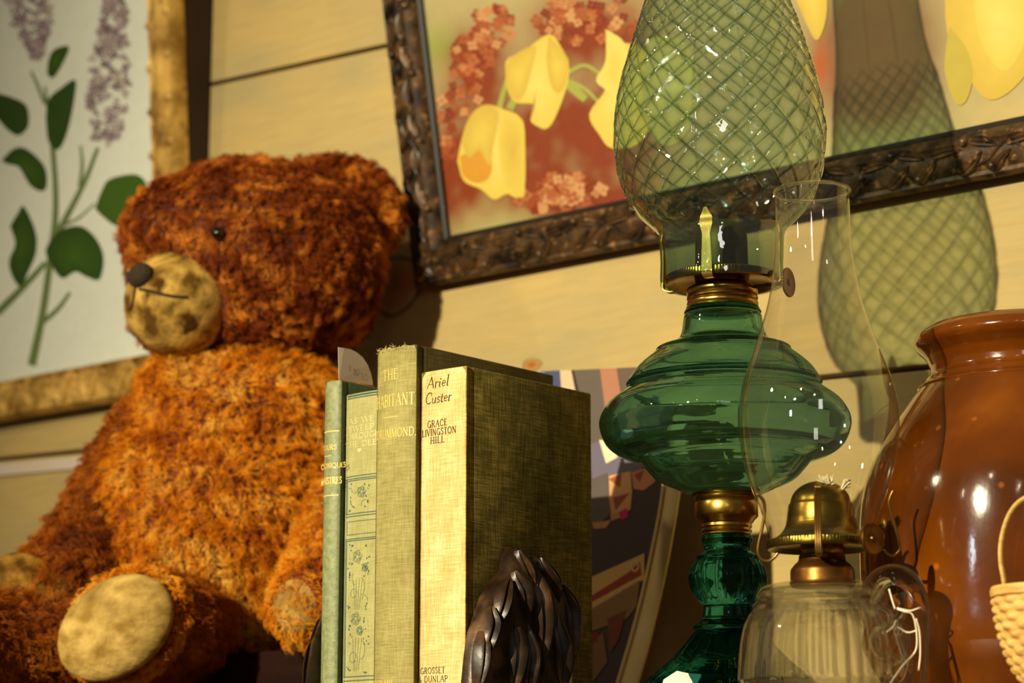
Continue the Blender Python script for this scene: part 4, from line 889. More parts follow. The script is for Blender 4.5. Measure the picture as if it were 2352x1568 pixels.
# collar
cl = two(CA_, [(1348, 1836, 1976), (1345, 1832, 1979), (1340, 1830, 1981), (1332, 1832, 1979), (1312, 1832, 1979), (1306, 1834, 1977), (1296, 1842, 1969), (1290, 1850, 1962), (1284, 1853, 1960), (1276, 1854, 1960)])
v, f = lathe([(.0145, cl[0][1])]+[(r, z) for r, z in cl]+[(.010, cl[-1][1])], CA_, 80); put('collar', v, f, M_coll, clamp_, ang=40)
zg2 = float(axis_pt(1885, 1248, CA_)[2]); RG2 = .0330
gallery(CA_, zg2+.002, RG2, .0120, .0056, 84, M_brass2, clamp_)
v, f = lathe([(.0120, cl[-1][1]-.001), (.0135, cl[-1][1]+.001), (.0140, zg2-.004), (.0120, zg2+.001)], CA_, 64); put('burner_neck', v, f, M_brass2, clamp_)
dk_ = two(CA_, [(1240, 1778, 1996), (1234, 1782, 1992), (1226, 1798, 1986), (1214, 1812, 1982), (1204, 1820, 1982), (1200, 1824, 1984), (1196, 1830, 1988), (1190, 1832, 1988), (1174, 1834, 1986), (1158, 1838, 1984), (1156, 1840, 1980), (1140, 1845, 1976), (1126, 1854, 1966), (1114, 1868, 1948), (1107, 1884, 1924), (1105, 1900, 1906)])
v, f = lathe(catmull(dk_, 4), CA_, 80); put('burner_dome', v, f, M_brass2, clamp_)
# chimney
chp = two(CA_, [(1243, 1765, 2005), (1225, 1765, 2008), (1200, 1762, 2018), (1170, 1755, 2030), (1140, 1744, 2044), (1100, 1731, 2058), (1060, 1720, 2068), (1020, 1713, 2074), (980, 1709, 2077), (940, 1709, 2076), (900, 1715, 2068), (860, 1725, 2055), (820, 1737, 2037), (780, 1749, 2019), (740, 1761, 2004), (700, 1772, 1991), (660, 1780, 1981), (620, 1785, 1973), (580, 1788, 1965), (540, 1787, 1960), (500, 1786, 1957), (460, 1785, 1955), (440, 1785, 1955)])
cs = catmull(chp, 5); rim_ = cs[-1]
V, F = lathe(cs, CA_, 128, cap=False); hgt = 0
put('chimney', V, F, M_cthin, clamp_, ang=None)
t_ = np.linspace(0, 2*math.pi, 97)[:-1]; v, f = tube([(CA_[0]+rim_[0]*math.cos(a), CA_[1]+rim_[0]*math.sin(a), rim_[1]) for a in t_], .0011, 10, closed=True)
put('chimney_rim', v, f, M_cthick, bpy.data.objects['chimney.001'], ang=None)
# wire prongs
M_wire = plain('dull_brass_wire', rgb(160, 120, 62), .35, .85)
def prong(P, nm='prong', r=.0010):
    D_ = float((np.array([CA_[0], CA_[1], .1])-CAM)@FW); v, f = tube(catmull([at(x, y, D_+dz) for x, y, dz in P], 8), r, 10); put(nm, v, f, M_wire, clamp_, ang=None)
prong([(1788, 1268, -.004), (1778, 1280, -.004), (1764, 1288, -.004), (1750, 1284, -.004), (1741, 1268, -.004), (1743, 1245, -.004), (1750, 1215, -.004), (1756, 1180, -.004), (1755, 1155, -.004), (1748, 1142, -.004), (1738, 1134, -.004)])
prong([(2030, 1262, .004), (2038, 1272, .004), (2052, 1276, .004), (2066, 1262, .004), (2064, 1240, .004), (2056, 1210, .004), (2047, 1180, .004), (2042, 1155, .004), (2046, 1138, .004), (2052, 1126, .004)])
for dx in (-5, 0, 5): prong([(1884+dx, 1275, -.020), (1882+dx, 1272, -.0325), (1880+dx, 1255, -.0345), (1879+dx, 1215, -.033), (1878+dx, 1170, -.034), (1878+dx, 1135, -.037), (1879+dx, 1116, -.041)], 'front_prong', .0009)
prong([(1888, 1262, .02), (1886, 1255, .033), (1884, 1215, .033), (1884, 1170, .035), (1884, 1125, .040)])
wheel(CA_, .62, float(axis_pt(2018, 1252, CA_)[2]), .010, .0435, .0092, .0018, M_coll, clamp_)
# wick, frayed in two tufts
M_wick = noisy('cotton_wick', rgb(226, 206, 160), rgb(250, 240, 206), 200, (1, 1, 1), .95)
b = MB(); D_ = float((np.array([CA_[0], CA_[1], .1])-CAM)@FW)
def tuft(x0_, y0_, x1_, y1_, n, sp):
    for k in range(n):
        dz = rng.normal(0, .0012); a = rng.normal(0, sp); bq = rng.normal(0, sp*.7)
        P = catmull([at(x0_+a*.25, y0_, D_-.003+dz*.5), at((x0_+x1_)/2+a*.5, (y0_+y1_)/2+bq*.3, D_-.003+dz), at(x1_+a, y1_+bq, D_-.003+dz*1.5)], 4); v, f = tube(P, np.linspace(.0006, .0003, len(P)), 5); b.add(v, f)
tuft(1918, 1118, 1890, 1103, 40, 9); tuft(1908, 1116, 1908, 1104, 34, 9); tuft(1930, 1128, 1948, 1104, 36, 5)
b.build('wick', M_wick, clamp_, ang=None)
# looped handle of drawn glass
def hpt(x, y, dz): return at(x, y, D_-.020+dz)
b = MB()
P = catmull([hpt(*q_) for q_ in [(1996, 1392, .010), (1999, 1368, .004), (2012, 1340, 0), (2036, 1322, -.003), (2062, 1320, -.004), (2088, 1334, -.004), (2106, 1360, -.003), (2115, 1395, 0), (2117, 1440, .002), (2116, 1490, .004), (2112, 1540, .006), (2102, 1580, .010)]], 8)
v, f = tube(P, np.interp(np.linspace(0, 1, len(P)), [0, .15, .45, .7, 1], [.0056, .0066, .0062, .0044, .0046]), 20); b.add(v, f)
v, f = tube(catmull([hpt(*q_) for q_ in [(1998, 1390, .010), (2004, 1408, .004), (2020, 1418, 0), (2044, 1420, -.002), (2062, 1408, -.002), (2068, 1385, 0), (2062, 1362, .001)]], 8), .0044, 20); b.add(v, f)
v, f = tube([hpt(2036+40*math.cos(a), 1472+46*math.sin(a), .001*math.sin(a)) for a in np.linspace(0, 2*math.pi, 49)[:-1]], .0042, 20, closed=True); b.add(v, f)
M_chand = thick_glass('clear_handle_glass', (.985, .98, .965, 1), 1.46, 0, .02, 40, (1, 1, 1), .25, (.97, .97, .95, 1))
b.build('handle', M_chand, clamp_, ang=None)
# white string tied round the handle
M_str = plain('white_string', rgb(240, 222, 190), .9)
b = MB()
for q_ in ([(2060, 1398, -.030), (2078, 1404, -.0325), (2095, 1410, -.0325), (2104, 1440, -.0325), (2106, 1480, -.0325), (2098, 1502, -.033), (2072, 1530, -.034), (2044, 1570, -.034), (2036, 1581, -.034)],
           [(2060, 1396, -.030), (2090, 1402, -.033), (2112, 1396, -.032), (2118, 1400, -.026)], [(2104, 1420, -.0325), (2112, 1450, -.032), (2114, 1500, -.032), (2110, 1540, -.032)], [(2056, 1398, -.031), (2050, 1380, -.030), (2042, 1352, -.027)], [(2062, 1440, -.031), (2085, 1452, -.032), (2110, 1446, -.032)], [(2058, 1424, -.031), (2052, 1438, -.031), (2036, 1452, -.031)]):
    v, f = tube(catmull([at(x, y, D_-.020+.020+dz) for x, y, dz in q_], 6), .0006, 6); b.add(v, f)
tag(b.build('tag_string', M_str, ang=None), 'thin white string tied around the glass handle of the clear lamp', 'string')
# price papers
def paper(name, label, pts, col):
    v = [np.array(p) for p in pts]; n = len(v); nn_ = np.cross(v[1]-v[0], v[2]-v[0]); nn_ /= np.linalg.norm(nn_); nn_ *= .00015*(1 if nn_@FW > 0 else -1)
    return tag(put(name, v+[p+nn_ for p in v], [tuple(range(n))[::-1], tuple(range(n, 2*n))]+[(i, (i+1) % n, n+(i+1) % n, n+i) for i in range(n)], plain(name, col, .85), smooth=False), label, 'price tag')
Dp = float((np.array([GA[0], GA[1], .02])-CAM)@FW)
paper('price_paper', 'white paper price tag on the foot of the green lamp', [at(1524, 1560, Dp-.040), at(1555, 1540, Dp-.038), at(1613, 1553, Dp-.044), at(1598, 1575, Dp-.056), at(1570, 1600, Dp-.066), at(1515, 1590, Dp-.056)], rgb(250, 244, 226))

# ================================================================== the brown jar
jp = at(2350, 1100, 1.46); JA = (float(jp[0]), float(jp[1]))
jpr = prof(JA, [(1600, 2004), (1500, 1993), (1400, 1985), (1300, 1981), (1200, 1981), (1120, 1990), (1060, 2009), (1010, 2036), (980, 2054), (943, 2077), (915, 2096), (896, 2110), (893, 2111), (888, 2111), (880, 2124), (872, 2128), (868, 2130), (862, 2137), (856, 2140), (845, 2140), (838, 2139), (826, 2134), (818, 2130), (808, 2120), (796, 2107), (784, 2102), (770, 2106), (760, 2117), (752, 2130), (748, 2150)])
jpr = [(.001, .0006), (.082, .0006), (.088, .004), (.094, .014)]+[q_ for q_ in jpr if q_[1] > .02]
zj = jpr[-1][1]; jpr += [(jpr[-1][0]-.006, zj-.002), (jpr[-1][0]-.010, zj-.012), (.050, zj-.03), (.09, .10), (.08, .012), (.001, .010)]
v, f = lathe(catmull(jpr, 5), JA, 160, mod=lambda th, z: 1+.006*np.sin(2*th+z*8)+.003*np.sin(5*th-z*30))
def jar_mat():
    m, nt, out = newmat('brown_glaze'); p = N(nt, 'ShaderNodeBsdfPrincipled'); mp = coords(nt); n = N(nt, 'ShaderNodeTexNoise'); n.inputs['Scale'].default_value = 9; n.inputs['Detail'].default_value = 6; L(nt, mp, 'Vector', n, 'Vector')
    r = ramp(nt, n, 'Fac', [(.3, rgb(62, 27, 1)), (.5, rgb(100, 47, 3)), (.7, rgb(136, 72, 8))])
    vo = N(nt, 'ShaderNodeTexVoronoi'); vo.inputs['Scale'].default_value = 38; L(nt, mp, 'Vector', vo, 'Vector'); sp = ramp(nt, vo, 'Distance', [(.05, (1, 1, 1, 1)), (.12, (0, 0, 0, 1))])
    mx = N(nt, 'ShaderNodeMix', data_type='RGBA'); L(nt, sp, 'Color', mx, 'Factor'); L(nt, r, 'Color', mx, 6); mx.inputs[7].default_value = rgb(176, 96, 26); nt.links.new(mx.outputs[2], p.inputs['Base Color'])
    p.inputs['Roughness'].default_value = .12; p.inputs['Coat Weight'].default_value = .3; p.inputs['Coat Roughness'].default_value = .03; p.inputs['Specular IOR Level'].default_value = .6
    mp2 = coords(nt, (1, 1, .7)); n2 = N(nt, 'ShaderNodeTexNoise'); n2.inputs['Scale'].default_value = 42; n2.inputs['Detail'].default_value = 4; L(nt, mp2, 'Vector', n2, 'Vector')
    b = bump(nt, n2, 'Fac', .22, .0014); L(nt, b, 'Normal', p, 'Normal'); L(nt, b, 'Normal', p, 'Coat Normal'); L(nt, p, 0, out, 0); return m
tag(put('stoneware_jar', v, f, jar_mat(), ang=50), 'big brown glazed stoneware jar at the right, behind the clear lamp', 'jar')

# ================================================================== the little basket
Db = 1.28; bc = at(2418, 1450, Db); BA = (float(bc[0]), float(bc[1])); kpx = Db/FPX
zr = float(at(2418, 1345, Db)[2])
bpr = [(132, 1352), (133, 1372), (131, 1400), (127, 1430), (121, 1460), (113, 1490), (102, 1520), (88, 1548), (72, 1570)]
bp = [(q_*kpx, float(axis_pt(2418, y, BA)[2])) for q_, y in bpr]; z0_ = bp[-1][1]
bask = thing('woven_basket', 'tiny pale splint basket with a bent handle, in front of the jar', 'basket', (BA[0], BA[1], 0))
def wmat():
    m, nt, out = newmat('pale_splint'); p = N(nt, 'ShaderNodeBsdfPrincipled'); mp = coords(nt, (1, 1, 6)); n = N(nt, 'ShaderNodeTexNoise'); n.inputs['Scale'].default_value = 60; n.inputs['Detail'].default_value = 5; L(nt, mp, 'Vector', n, 'Vector')
    r = ramp(nt, n, 'Fac', [(.3, rgb(196, 146, 70)), (.55, rgb(226, 180, 98)), (.75, rgb(238, 200, 122))]); L(nt, r, 'Color', p, 'Base Color'); p.inputs['Roughness'].default_value = .6; L(nt, p, 0, out, 0); return m
M_spl = wmat()
bs = catmull(bp, 8)[::-1]; rows = 11; NTb = 300; stakes = 15; V = []; nb = 150
zs = np.linspace(z0_, bp[0][1], nb); rb_ = np.interp(zs, bs[:, 1], bs[:, 0])
for i, (z, r) in enumerate(zip(zs, rb_)):
    q_ = (i/nb*rows); row = int(q_); fr_ = q_-row
    for k in range(NTb):
        t = 2*math.pi*k/NTb; s_ = math.cos(stakes*t/1+math.pi*(row % 2)); pil = math.sin(math.pi*fr_)**.5; V.append((BA[0]+(r+.0013*s_*pil-.0009*(1-pil))*math.cos(t), BA[1]+(r+.0013*s_*pil-.0009*(1-pil))*math.sin(t), z))
F = [(i*NTb+k, i*NTb+(k+1) % NTb, (i+1)*NTb+(k+1) % NTb, (i+1)*NTb+k) for i in range(nb-1) for k in range(NTb)]+[tuple(range(NTb))[::-1]]
dz_ = z0_-.0006; V = [(x, y, z-dz_*0) for x, y, z in V]
put('woven_body', V, F, M_spl, bask, ang=None)
# base ring it stands on
v, f = lathe([(bp[-1][0]*.5, .0004), (bp[-1][0]*1.0, .0004), (bp[-1][0]*1.02, .003), (bp[-1][0]*1.0, max(z0_+.002, .004)), (bp[-1][0]*.5, max(z0_+.001, .003))], BA, 64, closed=True); put('foot_ring', v, f, M_spl, bask)
v, f = lathe([(bp[0][0]-.0018, bp[0][1]-.004), (bp[0][0]+.0012, bp[0][1]-.0042), (bp[0][0]+.0016, bp[0][1]-.001), (bp[0][0]+.0006, bp[0][1]+.0014), (bp[0][0]-.001, bp[0][1]+.0016), (bp[0][0]-.0020, bp[0][1])], BA, 96, closed=True); put('rim', v, f, M_spl, bask)
hp = [(BA[0]+RT[0]*q_*kpx, BA[1]+RT[1]*q_*kpx, float(axis_pt(2418, y, BA)[2])) for q_, y in [(-104, 1372), (-107, 1330), (-112, 1290), (-110, 1250), (-100, 1210), (-84, 1176), (-62, 1152), (-32, 1138), (0, 1134), (32, 1138), (62, 1152), (84, 1176), (100, 1210), (110, 1250), (112, 1290), (107, 1330), (104, 1372)]]
v, f = tube(catmull(hp, 6), .0013, 12, flat=1.6); put('handle', v, f, M_spl, bask, ang=None)

# ================================================================== patchwork picture behind the books
YT = -.10
def tq(x, y, dy=0): return onY(x, y, YT+dy)
edge_r = [(1574, 1000), (1572, 1050), (1566, 1110), (1556, 1180), (1542, 1260), (1524, 1350), (1508, 1420), (1488, 1500), (1468, 1568), (1446, 1640)]
edge_l = [(1528, 1000), (1526, 1050), (1520, 1110), (1510, 1180), (1494, 1260), (1474, 1350), (1454, 1430), (1434, 1500), (1410, 1580), (1392, 1640)]
er_, el_ = catmull(edge_r, 4), catmull(edge_l, 4)
tray = thing('patchwork_picture', 'patchwork quilt picture with a curved cream rim, behind the tan book and green lamp', 'picture', tuple(tq(1400, 1640)))
b = MB(); n = len(er_); V = []
prf = [(0, .004), (0, -.003), (.10, -.006), (.22, -.0035), (.30, -.0055), (.62, -.007), (.92, -.006), (1, -.002), (1, .006)]
for (a, c) in zip(el_, er_):
    for t, dy in prf: q_ = np.array(a)+(np.array(c)-np.array(a))*t; V.append(tq(q_[0], q_[1], dy))
F = [(i*9+k, i*9+k+1, (i+1)*9+k+1, (i+1)*9+k) for i in range(n-1) for k in range(8)]+[(i*9+8, i*9, (i+1)*9, (i+1)*9+8) for i in range(n-1)]+[tuple(range(9)), tuple((n-1)*9+k for k in range(9))[::-1]]
v0 = np.array(V); v0[:, 2] = np.maximum(v0[:, 2], .0006)
put('curved_rim', v0, F, noisy('cream_enamel', rgb(196, 172, 116), rgb(212, 190, 134), 20, (1, 1, 1), .35), tray)
outline = [(1150, 862), (1230, 853), (1330, 849), (1460, 843), (1500, 880), (1530, 940), (1540, 1000)]+[tuple(p) for p in el_[2:]]+[(1150, 1640)]
v = [tq(*p, dy=-.001) for p in outline]; v = [np.array([p[0], p[1], max(p[2], .0006)]) for p in v]; v2 = [p+np.array([0, .004, 0]) for p in v]; m_ = len(v)
put('board', v+v2, [tuple(range(m_)), tuple(range(m_, 2*m_))[::-1]]+[(i, m_+i, m_+(i+1) % m_, (i+1) % m_) for i in range(m_)], plain('near_black_brown', rgb(42, 24, 14), .6), tray, smooth=False)
b = MB(); nq = [0.0]
def patch(P, col):
    nq[0] -= .00002; v = [tq(*p, dy=-.0012+nq[0]) for p in P]; c = np.array(rgb(*col)); c_ = np.mean(v, 0); m__ = len(v); b.add([c_]+v, [(0, 1+i, 1+(i+1) % m__) for i in range(m__)], c)
for P, col in [([(1190, 861), (1240, 852), (1270, 905), (1190, 880)], (196, 184, 170)), ([(1250, 852), (1285, 850), (1290, 905), (1262, 900)], (70, 78, 112)), ([(1216, 856), (1250, 853), (1262, 890), (1235, 880)], (108, 112, 140)), ([(1238, 870), (1252, 868), (1256, 885), (1242, 884)], (190, 96, 60)), ([(1286, 850), (1312, 850), (1322, 900), (1310, 920), (1290, 905)], (214, 184, 150)),
               ([(1318, 850), (1380, 847), (1398, 1000), (1385, 1040), (1360, 1060), (1340, 940)], (100, 88, 78)), ([(1378, 847), (1416, 845), (1440, 1000), (1398, 1000)], (176, 118, 92)), ([(1416, 845), (1462, 843), (1500, 880), (1500, 1000), (1440, 1000)], (104, 84, 74)),
               ([(1355, 1020), (1388, 1010), (1480, 1060), (1470, 1085), (1400, 1090), (1360, 1120)], (112, 102, 122)), ([(1376, 1010), (1412, 1012), (1418, 1050), (1392, 1064)], (238, 220, 180)), ([(1358, 1100), (1396, 1085), (1402, 1180), (1368, 1210), (1356, 1200)], (96, 84, 80)),
               ([(1398, 1092), (1448, 1082), (1452, 1130), (1400, 1140)], (214, 164, 112)), ([(1398, 1100), (1428, 1086), (1424, 1120)], (164, 84, 56)), ([(1398, 1140), (1452, 1128), (1448, 1170), (1404, 1180)], (206, 150, 100)), ([(1408, 1142), (1446, 1132), (1414, 1172)], (150, 72, 46)), ([(1450, 1085), (1490, 1072), (1506, 1105), (1478, 1126), (1455, 1122)], (196, 132, 92)), ([(1456, 1090), (1480, 1078), (1470, 1108)], (150, 70, 48)), ([(1402, 1180), (1446, 1170), (1432, 1186), (1404, 1196)], (190, 132, 90)),
               ([(1420, 1176), (1440, 1166), (1444, 1186), (1428, 1194)], (190, 30, 96)), ([(1360, 1200), (1404, 1194), (1392, 1212), (1364, 1214)], (186, 130, 84)),
               ([(1355, 1326), (1480, 1270), (1480, 1330), (1355, 1400)], (200, 160, 96)), ([(1355, 1370), (1450, 1310), (1470, 1290), (1474, 1320), (1355, 1385)], (140, 52, 28)), ([(1355, 1400), (1470, 1332), (1462, 1392), (1440, 1420), (1355, 1450)], (132, 98, 60)), ([(1362, 1470), (1385, 1450), (1395, 1520), (1360, 1568)], (120, 84, 54)), ([(1395, 1420), (1440, 1400), (1420, 1470), (1400, 1500)], (110, 52, 26)), ([(1358, 1452), (1376, 1450), (1372, 1474), (1358, 1480)], (120, 30, 20))]: patch(P, col)
for k in range(20): a = 2*math.pi*k/20; a2 = 2*math.pi*(k+1)/20; patch([(1458+10*math.cos(a), 1300+13*math.sin(a)), (1458+10*math.cos(a2), 1300+13*math.sin(a2)), (1458+6*math.cos(a2), 1300+8*math.sin(a2)), (1458+6*math.cos(a), 1300+8*math.sin(a))], (206, 168, 108))
b.build('patchwork_print', M_print, tray, smooth=False)

# ================================================================== the teddy bear
AX = [RT, Fh, ZZ]   # ellipsoid axes: across the picture, away from it, up
def skin(name, balls, mat, parent, voxel=.006, smooth=8):
    """one closed cloth skin over overlapping soft balls (centre, (across, away, up), roll)"""
    b = MB()
    for c, rad, roll in balls:
        a = math.radians(roll); ax = [RT*math.cos(a)+ZZ*math.sin(a), Fh, ZZ*math.cos(a)-RT*math.sin(a)]
        v, f = ellipsoid(c, rad, ax, 40, 24); b.add(v, f)
    ob = b.build(name, mat, parent, ang=None)
    r = ob.modifiers.new('skin', 'REMESH'); r.mode = 'VOXEL'; r.voxel_size = voxel
    s = ob.modifiers.new('soft', 'SMOOTH'); s.factor = .5; s.iterations = smooth
    dg = bpy.context.evaluated_depsgraph_get(); me = bpy.data.meshes.new_from_object(ob.evaluated_get(dg)); old = ob.data; ob.modifiers.clear(); ob.data = me; bpy.data.meshes.remove(old)
    me.name = name; me.polygons.foreach_set('use_smooth', [True]*len(me.polygons))
    if not me.materials: me.materials.append(mat)
    return ob
def fur(parent, n, ln, mat, keep=None, comb=(0, 0, -1), lay=.75, clump=.0076, rad=.00030, curl=.5, seed=1):
    """short curled mohair growing from a skin"""
    rg = np.random.default_rng(seed); me = parent.data; me.calc_loop_triangles(); o = wl(parent)
    V = np.empty(len(me.vertices)*3); me.vertices.foreach_get('co', V); V = V.reshape(-1, 3)
    T = np.empty(len(me.loop_triangles)*3, dtype=np.int32); me.loop_triangles.foreach_get('vertices', T); T = T.reshape(-1, 3)
    A_, B_, C_ = V[T[:, 0]], V[T[:, 1]], V[T[:, 2]]; cr = np.cross(B_-A_, C_-A_); ar = np.linalg.norm(cr, axis=1); nr = cr/(ar[:, None]+1e-15)
    vn = np.zeros_like(V)
    for k in range(3): np.add.at(vn, T[:, k], cr)
    vn /= np.linalg.norm(vn, axis=1)[:, None]+1e-15
    i = rg.choice(len(T), n, p=ar/ar.sum()); r1 = np.sqrt(rg.random(n)); r2 = rg.random(n); w0, w1, w2 = 1-r1, r1*(1-r2), r1*r2
    P = A_[i]*w0[:, None]+B_[i]*w1[:, None]+C_[i]*w2[:, None]; Nn = vn[T[i, 0]]*w0[:, None]+vn[T[i, 1]]*w1[:, None]+vn[T[i, 2]]*w2[:, None]; Nn /= np.linalg.norm(Nn, axis=1)[:, None]
    if keep is not None: m = keep(P+o); P, Nn = P[m], Nn[m]
    # strands on the far side from the room's front are never lit or seen at this scale: keep half of them
    n = len(P); cb = np.tile(np.array(comb, float), (n, 1)); cb -= Nn*(cb*Nn).sum(1)[:, None]; cb /= np.linalg.norm(cb, axis=1)[:, None]+1e-9
    key = np.floor((P+rg.normal(0, clump*.25, P.shape))/clump).astype(np.int64); _, inv = np.unique(key, axis=0, return_inverse=True); inv = inv.reshape(-1); K = inv.max()+1
    cnt = np.bincount(inv, minlength=K)[:, None]; cen = np.stack([np.bincount(inv, P[:, k], K) for k in range(3)], 1)/cnt
    rd = rg.normal(0, 1, (K, 3)); rl = rg.uniform(.65, 1.25, K)
    D = Nn+cb*lay+rd[inv]*.55+rg.normal(0, .22, (n, 3)); D /= np.linalg.norm(D, axis=1)[:, None]
    d_in = (D*Nn).sum(1); D += Nn*np.maximum(0, .30-d_in)[:, None]; Ls = (ln*rl[inv]*rg.uniform(.75, 1.15, n))[:, None]
    tip = P+D*Ls; tip += (cen[inv]-P)*.72
    side = np.cross(D, Nn); side /= np.linalg.norm(side, axis=1)[:, None]+1e-9; ph = rg.uniform(0, 6.28, K)[inv][:, None]
    M = 6; pts = np.empty((n, M, 3))
    for k in range(M):
        t = k/(M-1); pts[:, k] = P-Nn*.0006+(tip-P)*t+Nn*Ls*.22*math.sin(math.pi*t)+side*Ls*curl*.5*t*np.sin(ph+4.5*t)
    hc = bpy.data.hair_curves.new('fur'); hc.add_curves([M]*n); hc.points.foreach_set('position', pts.astype(np.float32).reshape(-1)); hc.points.foreach_set('radius', np.tile(np.linspace(rad, rad*.35, M), n).astype(np.float32))
    hc.materials.append(mat); ob = bpy.data.objects.new('fur', hc); COL.objects.link(ob); ob.parent = parent; return ob
FD, FM, FL = rgb(92, 34, 4), rgb(160, 72, 8), rgb(206, 116, 26)
M_cloth = noisy('mohair_backing', rgb(92, 38, 4), rgb(130, 60, 8), 60, (1, 1, 1), .9)
M_hcloth = noisy('dark_mohair_backing', rgb(62, 24, 6), rgb(96, 40, 10), 60, (1, 1, 1), .9)
M_fur = furmat('orange_mohair', rgb(186, 92, 4), rgb(236, 146, 16), rgb(252, 196, 80), 30)
M_hfur = furmat('rust_mohair', rgb(100, 36, 4), rgb(150, 66, 8), rgb(236, 146, 48), 34)
M_felt = noisy('worn_gold_plush', rgb(96, 66, 20), rgb(206, 164, 80), 46, (1, 1, 1), .95, 0, .38, .60, .6, 260, .002, spec=.1, c3=rgb(76, 46, 14), c3scale=34, c3lo=.54, c3hi=.64)
M_pad = noisy('pale_gold_plush', rgb(156, 120, 54), rgb(220, 182, 104), 70, (1, .4, 1), .95, 0, .32, .62, .6, 300, .002, spec=.1, c3=rgb(112, 80, 30), c3scale=18, c3lo=.58, c3hi=.72)
M_felt2 = noisy('dim_mustard_plush', rgb(84, 52, 14), rgb(168, 124, 48), 60, (1, 1, 1), .95, 0, .36, .64, .6, 260, .002, spec=.1)
M_bead = plain('black_glass_bead', rgb(22, 8, 5), .06, 0, .8); M_yarn = noisy('dark_brown_yarn', rgb(36, 24, 10), rgb(56, 40, 18), 300, (1, 1, 1), .9)
c0 = at(500, 1250, 1.94)
bear = thing('teddy_bear', 'big rust-orange mohair teddy bear sitting with its head turned to the left', 'teddy bear', (c0[0], c0[1], .07))
A_ = at
# torso
torso = skin('torso', [(A_(560, 985, 1.965), (.098, .075, .072), 0), (A_(500, 1190, 1.95), (.113, .092, .104), 0), (A_(440, 930, 1.96), (.048, .05, .048), 0), (A_(500, 1330, 1.955), (.10, .085, .068), 0)], M_cloth, bear)
fur(torso, 60000, .0105, M_fur, seed=2)
# arms
def limb(name, P, mat=M_cloth):
    """soft limb along (px, py, depth, radius) stations"""
    Q = catmull([list(A_(x, y, d))+[r] for x, y, d, r in P], 5); return skin(name, [(q[:3], (q[3],)*3, 0) for q in Q], mat, bear, .005, 6)
ar = limb('arm', [(390, 955, 1.965, .034), (325, 1045, 1.958, .037), (252, 1175, 1.935, .037), (175, 1292, 1.895, .035), (92, 1362, 1.865, .033)])
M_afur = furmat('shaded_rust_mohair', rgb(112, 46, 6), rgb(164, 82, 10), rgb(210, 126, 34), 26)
padc = A_(72, 1358, 1.850)
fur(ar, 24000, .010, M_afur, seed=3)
v, f = ellipsoid(padc, (.040, .020, .028), [RT*.82-ZZ*.57, Fh, ZZ*.82+RT*.57], 36, 20); put('paw_pad', v, f, M_felt2, ar, ang=None)
al_ = limb('arm', [(770, 960, 1.965, .036), (800, 1080, 1.95, .042), (800, 1220, 1.90, .043), (760, 1335, 1.84, .038), (712, 1388, 1.79, .032)])
fur(al_, 18000, .010, M_fur, seed=4)
v, f = ellipsoid(A_(694, 1392, 1.778), (.023, .022, .025), [RT, Fh, ZZ], 30, 18); put('paw_pad', v, f, M_pad, al_, ang=None)
# legs
lr = limb('leg', [(350, 1450, 1.93, .045), (230, 1480, 1.88, .046), (80, 1500, 1.83, .045), (-60, 1505, 1.79, .046), (-140, 1490, 1.76, .05)])
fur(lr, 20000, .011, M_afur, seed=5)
lf = limb('leg', [(470, 1420, 1.950, .038), (450, 1434, 1.90, .037), (410, 1440, 1.850, .039), (370, 1440, 1.808, .040), (335, 1430, 1.800, .040)])
ftc = A_(292, 1438, 1.772)
def tilt_ax(roll, yaw, pitch=0):
    r = RT*math.cos(yaw)+Fh*math.sin(yaw); k = Fh*math.cos(yaw)-RT*math.sin(yaw); a = math.radians(roll); x = r*math.cos(a)+ZZ*math.sin(a); z = ZZ*math.cos(a)-r*math.sin(a); return [x, k, z]
FA = tilt_ax(38, .0)
ft = put('foot', *ellipsoid(ftc, (.0515, .030, .0400), FA, 40, 24), M_cloth, lf, ang=None)
pc = A_(266, 1441, 1.746); PA = tilt_ax(38, .0)
inpad = lambda P: ((((P-pc)@PA[0])/.0495)**2+(((P-pc)@PA[2])/.0375)**2 > .80) | (((P-pc)@PA[1]) > .012)
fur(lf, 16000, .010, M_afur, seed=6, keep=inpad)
put('foot_pad', *ellipsoid(pc, (.0485, .0175, .0365), PA, 48, 28), M_pad, lf, ang=None)
fo_ = fur(ft, 12000, .0075, M_fur, seed=7, keep=inpad)
fo_.parent = lf; fo_.name = 'foot_fur'
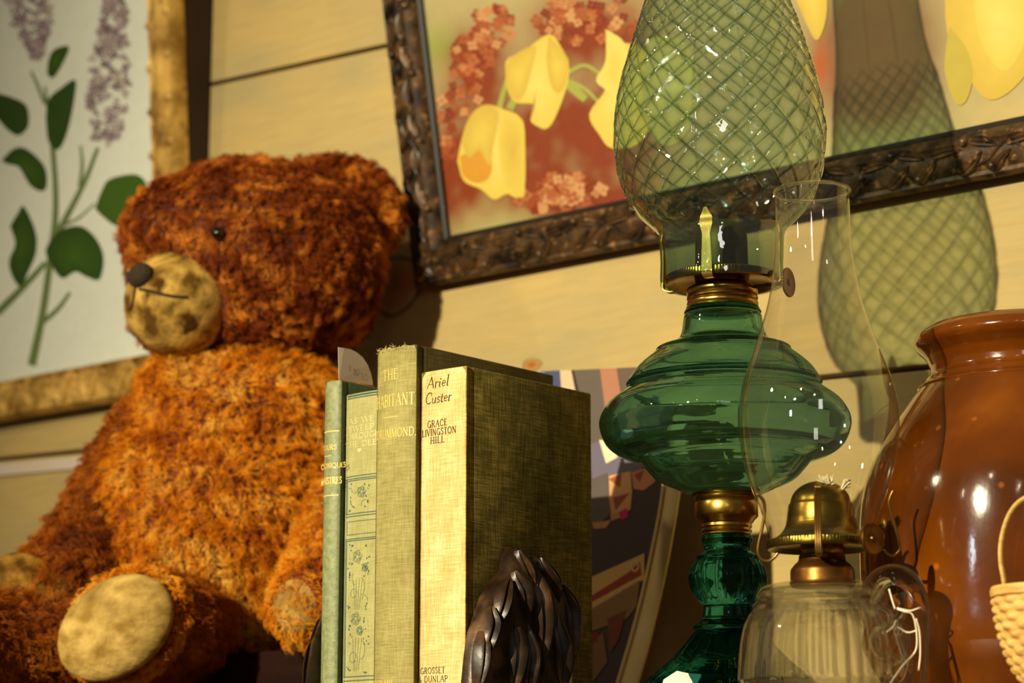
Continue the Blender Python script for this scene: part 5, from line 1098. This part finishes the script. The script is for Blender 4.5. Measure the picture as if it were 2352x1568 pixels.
# head
head = skin('head', [(A_(588, 598, 2.005), (.112, .098, .087), -4), (A_(415, 540, 1.985), (.050, .062, .046), 20), (A_(440, 720, 1.965), (.052, .05, .040), 0), (A_(700, 640, 2.02), (.066, .08, .074), 0), (A_(560, 730, 1.985), (.085, .07, .038), 0)], M_hcloth, bear)
mzc = A_(408, 696, 1.938); MZ = (.0460, .044, .0460); mza = tilt_ax(0, -.25)
mz = put('muzzle', *ellipsoid(mzc, MZ, mza, 48, 32), M_felt, head, ang=None)
def on_muzzle(x, y, lift=0.0):
    d = ray(x, y); A3 = np.array(mza); o = (A3@(CAM-mzc))/np.array(MZ); q = (A3@d)/np.array(MZ); a = q@q; bq = 2*o@q; c = o@o-1; di = max(0.0, bq*bq-4*a*c); t = (-bq-math.sqrt(di))/(2*a); return CAM+d*(t-lift)
inmz = lambda P: (((P-mzc)@np.array(mza).T/np.array(MZ))**2).sum(1) > 1.06
fur(head, 62000, .0082, M_hfur, seed=8, keep=inmz, comb=(.5, -.1, -.8))
n0 = on_muzzle(322, 632, .004); put('nose', *ellipsoid(n0, (.0125, .008, .0105), tilt_ax(15, -.5), 28, 18), M_yarn, head, ang=None)
b = MB()
for P in ([(312, 650), (309, 672), (304, 700), (298, 712)], [(320, 664), (345, 668), (375, 676), (405, 681), (430, 682)]):
    v, f = tube(catmull([on_muzzle(x, y, .0006) for x, y in P], 6), .0013, 8); b.add(v, f)
b.build('mouth_stitching', M_yarn, head, ang=None)
b = MB(); v, f = tube(catmull([on_muzzle(x, y, .0012) for x, y in [(294, 622), (330, 612), (380, 592), (430, 578), (470, 567), (497, 562)]], 6), .0016, 8); b.add(v, f); b.build('muzzle_seam', M_felt, head, ang=None)
# glass eye on the near side
deps = bpy.context.evaluated_depsgraph_get()
bpy.context.view_layer.update(); d = ray(500, 536); d = d/np.linalg.norm(d); lo = wl(head)
hit, loc_, nrm, _ = head.ray_cast(Vector((CAM-lo).tolist()), Vector(d.tolist()))
ep = np.array(loc_)+lo if hit else A_(500, 536, 1.915)
put('eye', *ellipsoid(ep-d*.0050, (.0054,)*3, AX, 24, 16), M_bead, head, ang=None)
ear = skin('ear', [(A_(790, 462, 2.025), (.050, .020, .041), -24), (A_(840, 500, 2.03), (.036, .017, .036), -24), (A_(735, 430, 2.02), (.035, .02, .026), -10)], M_hcloth, head, .005, 8)
fe = fur(ear, 16000, .0080, M_hfur, seed=9); fe.parent = head; fe.name = 'ear_fur'
box_ = bevel(put('dark_fill_box', *boxv((-.462, -.208, .0004), (-.235, -.06, .0610)), noisy('dark_red_brown_fill', rgb(28, 9, 4), rgb(40, 14, 5), 12, (1, 8, 8), .75, spec=.15), smooth=False), .003)  # no such box is known; added to fill the dark area under the bear
tag(box_, 'low dark red-brown box added to fill the dark area under the teddy bear', 'box')
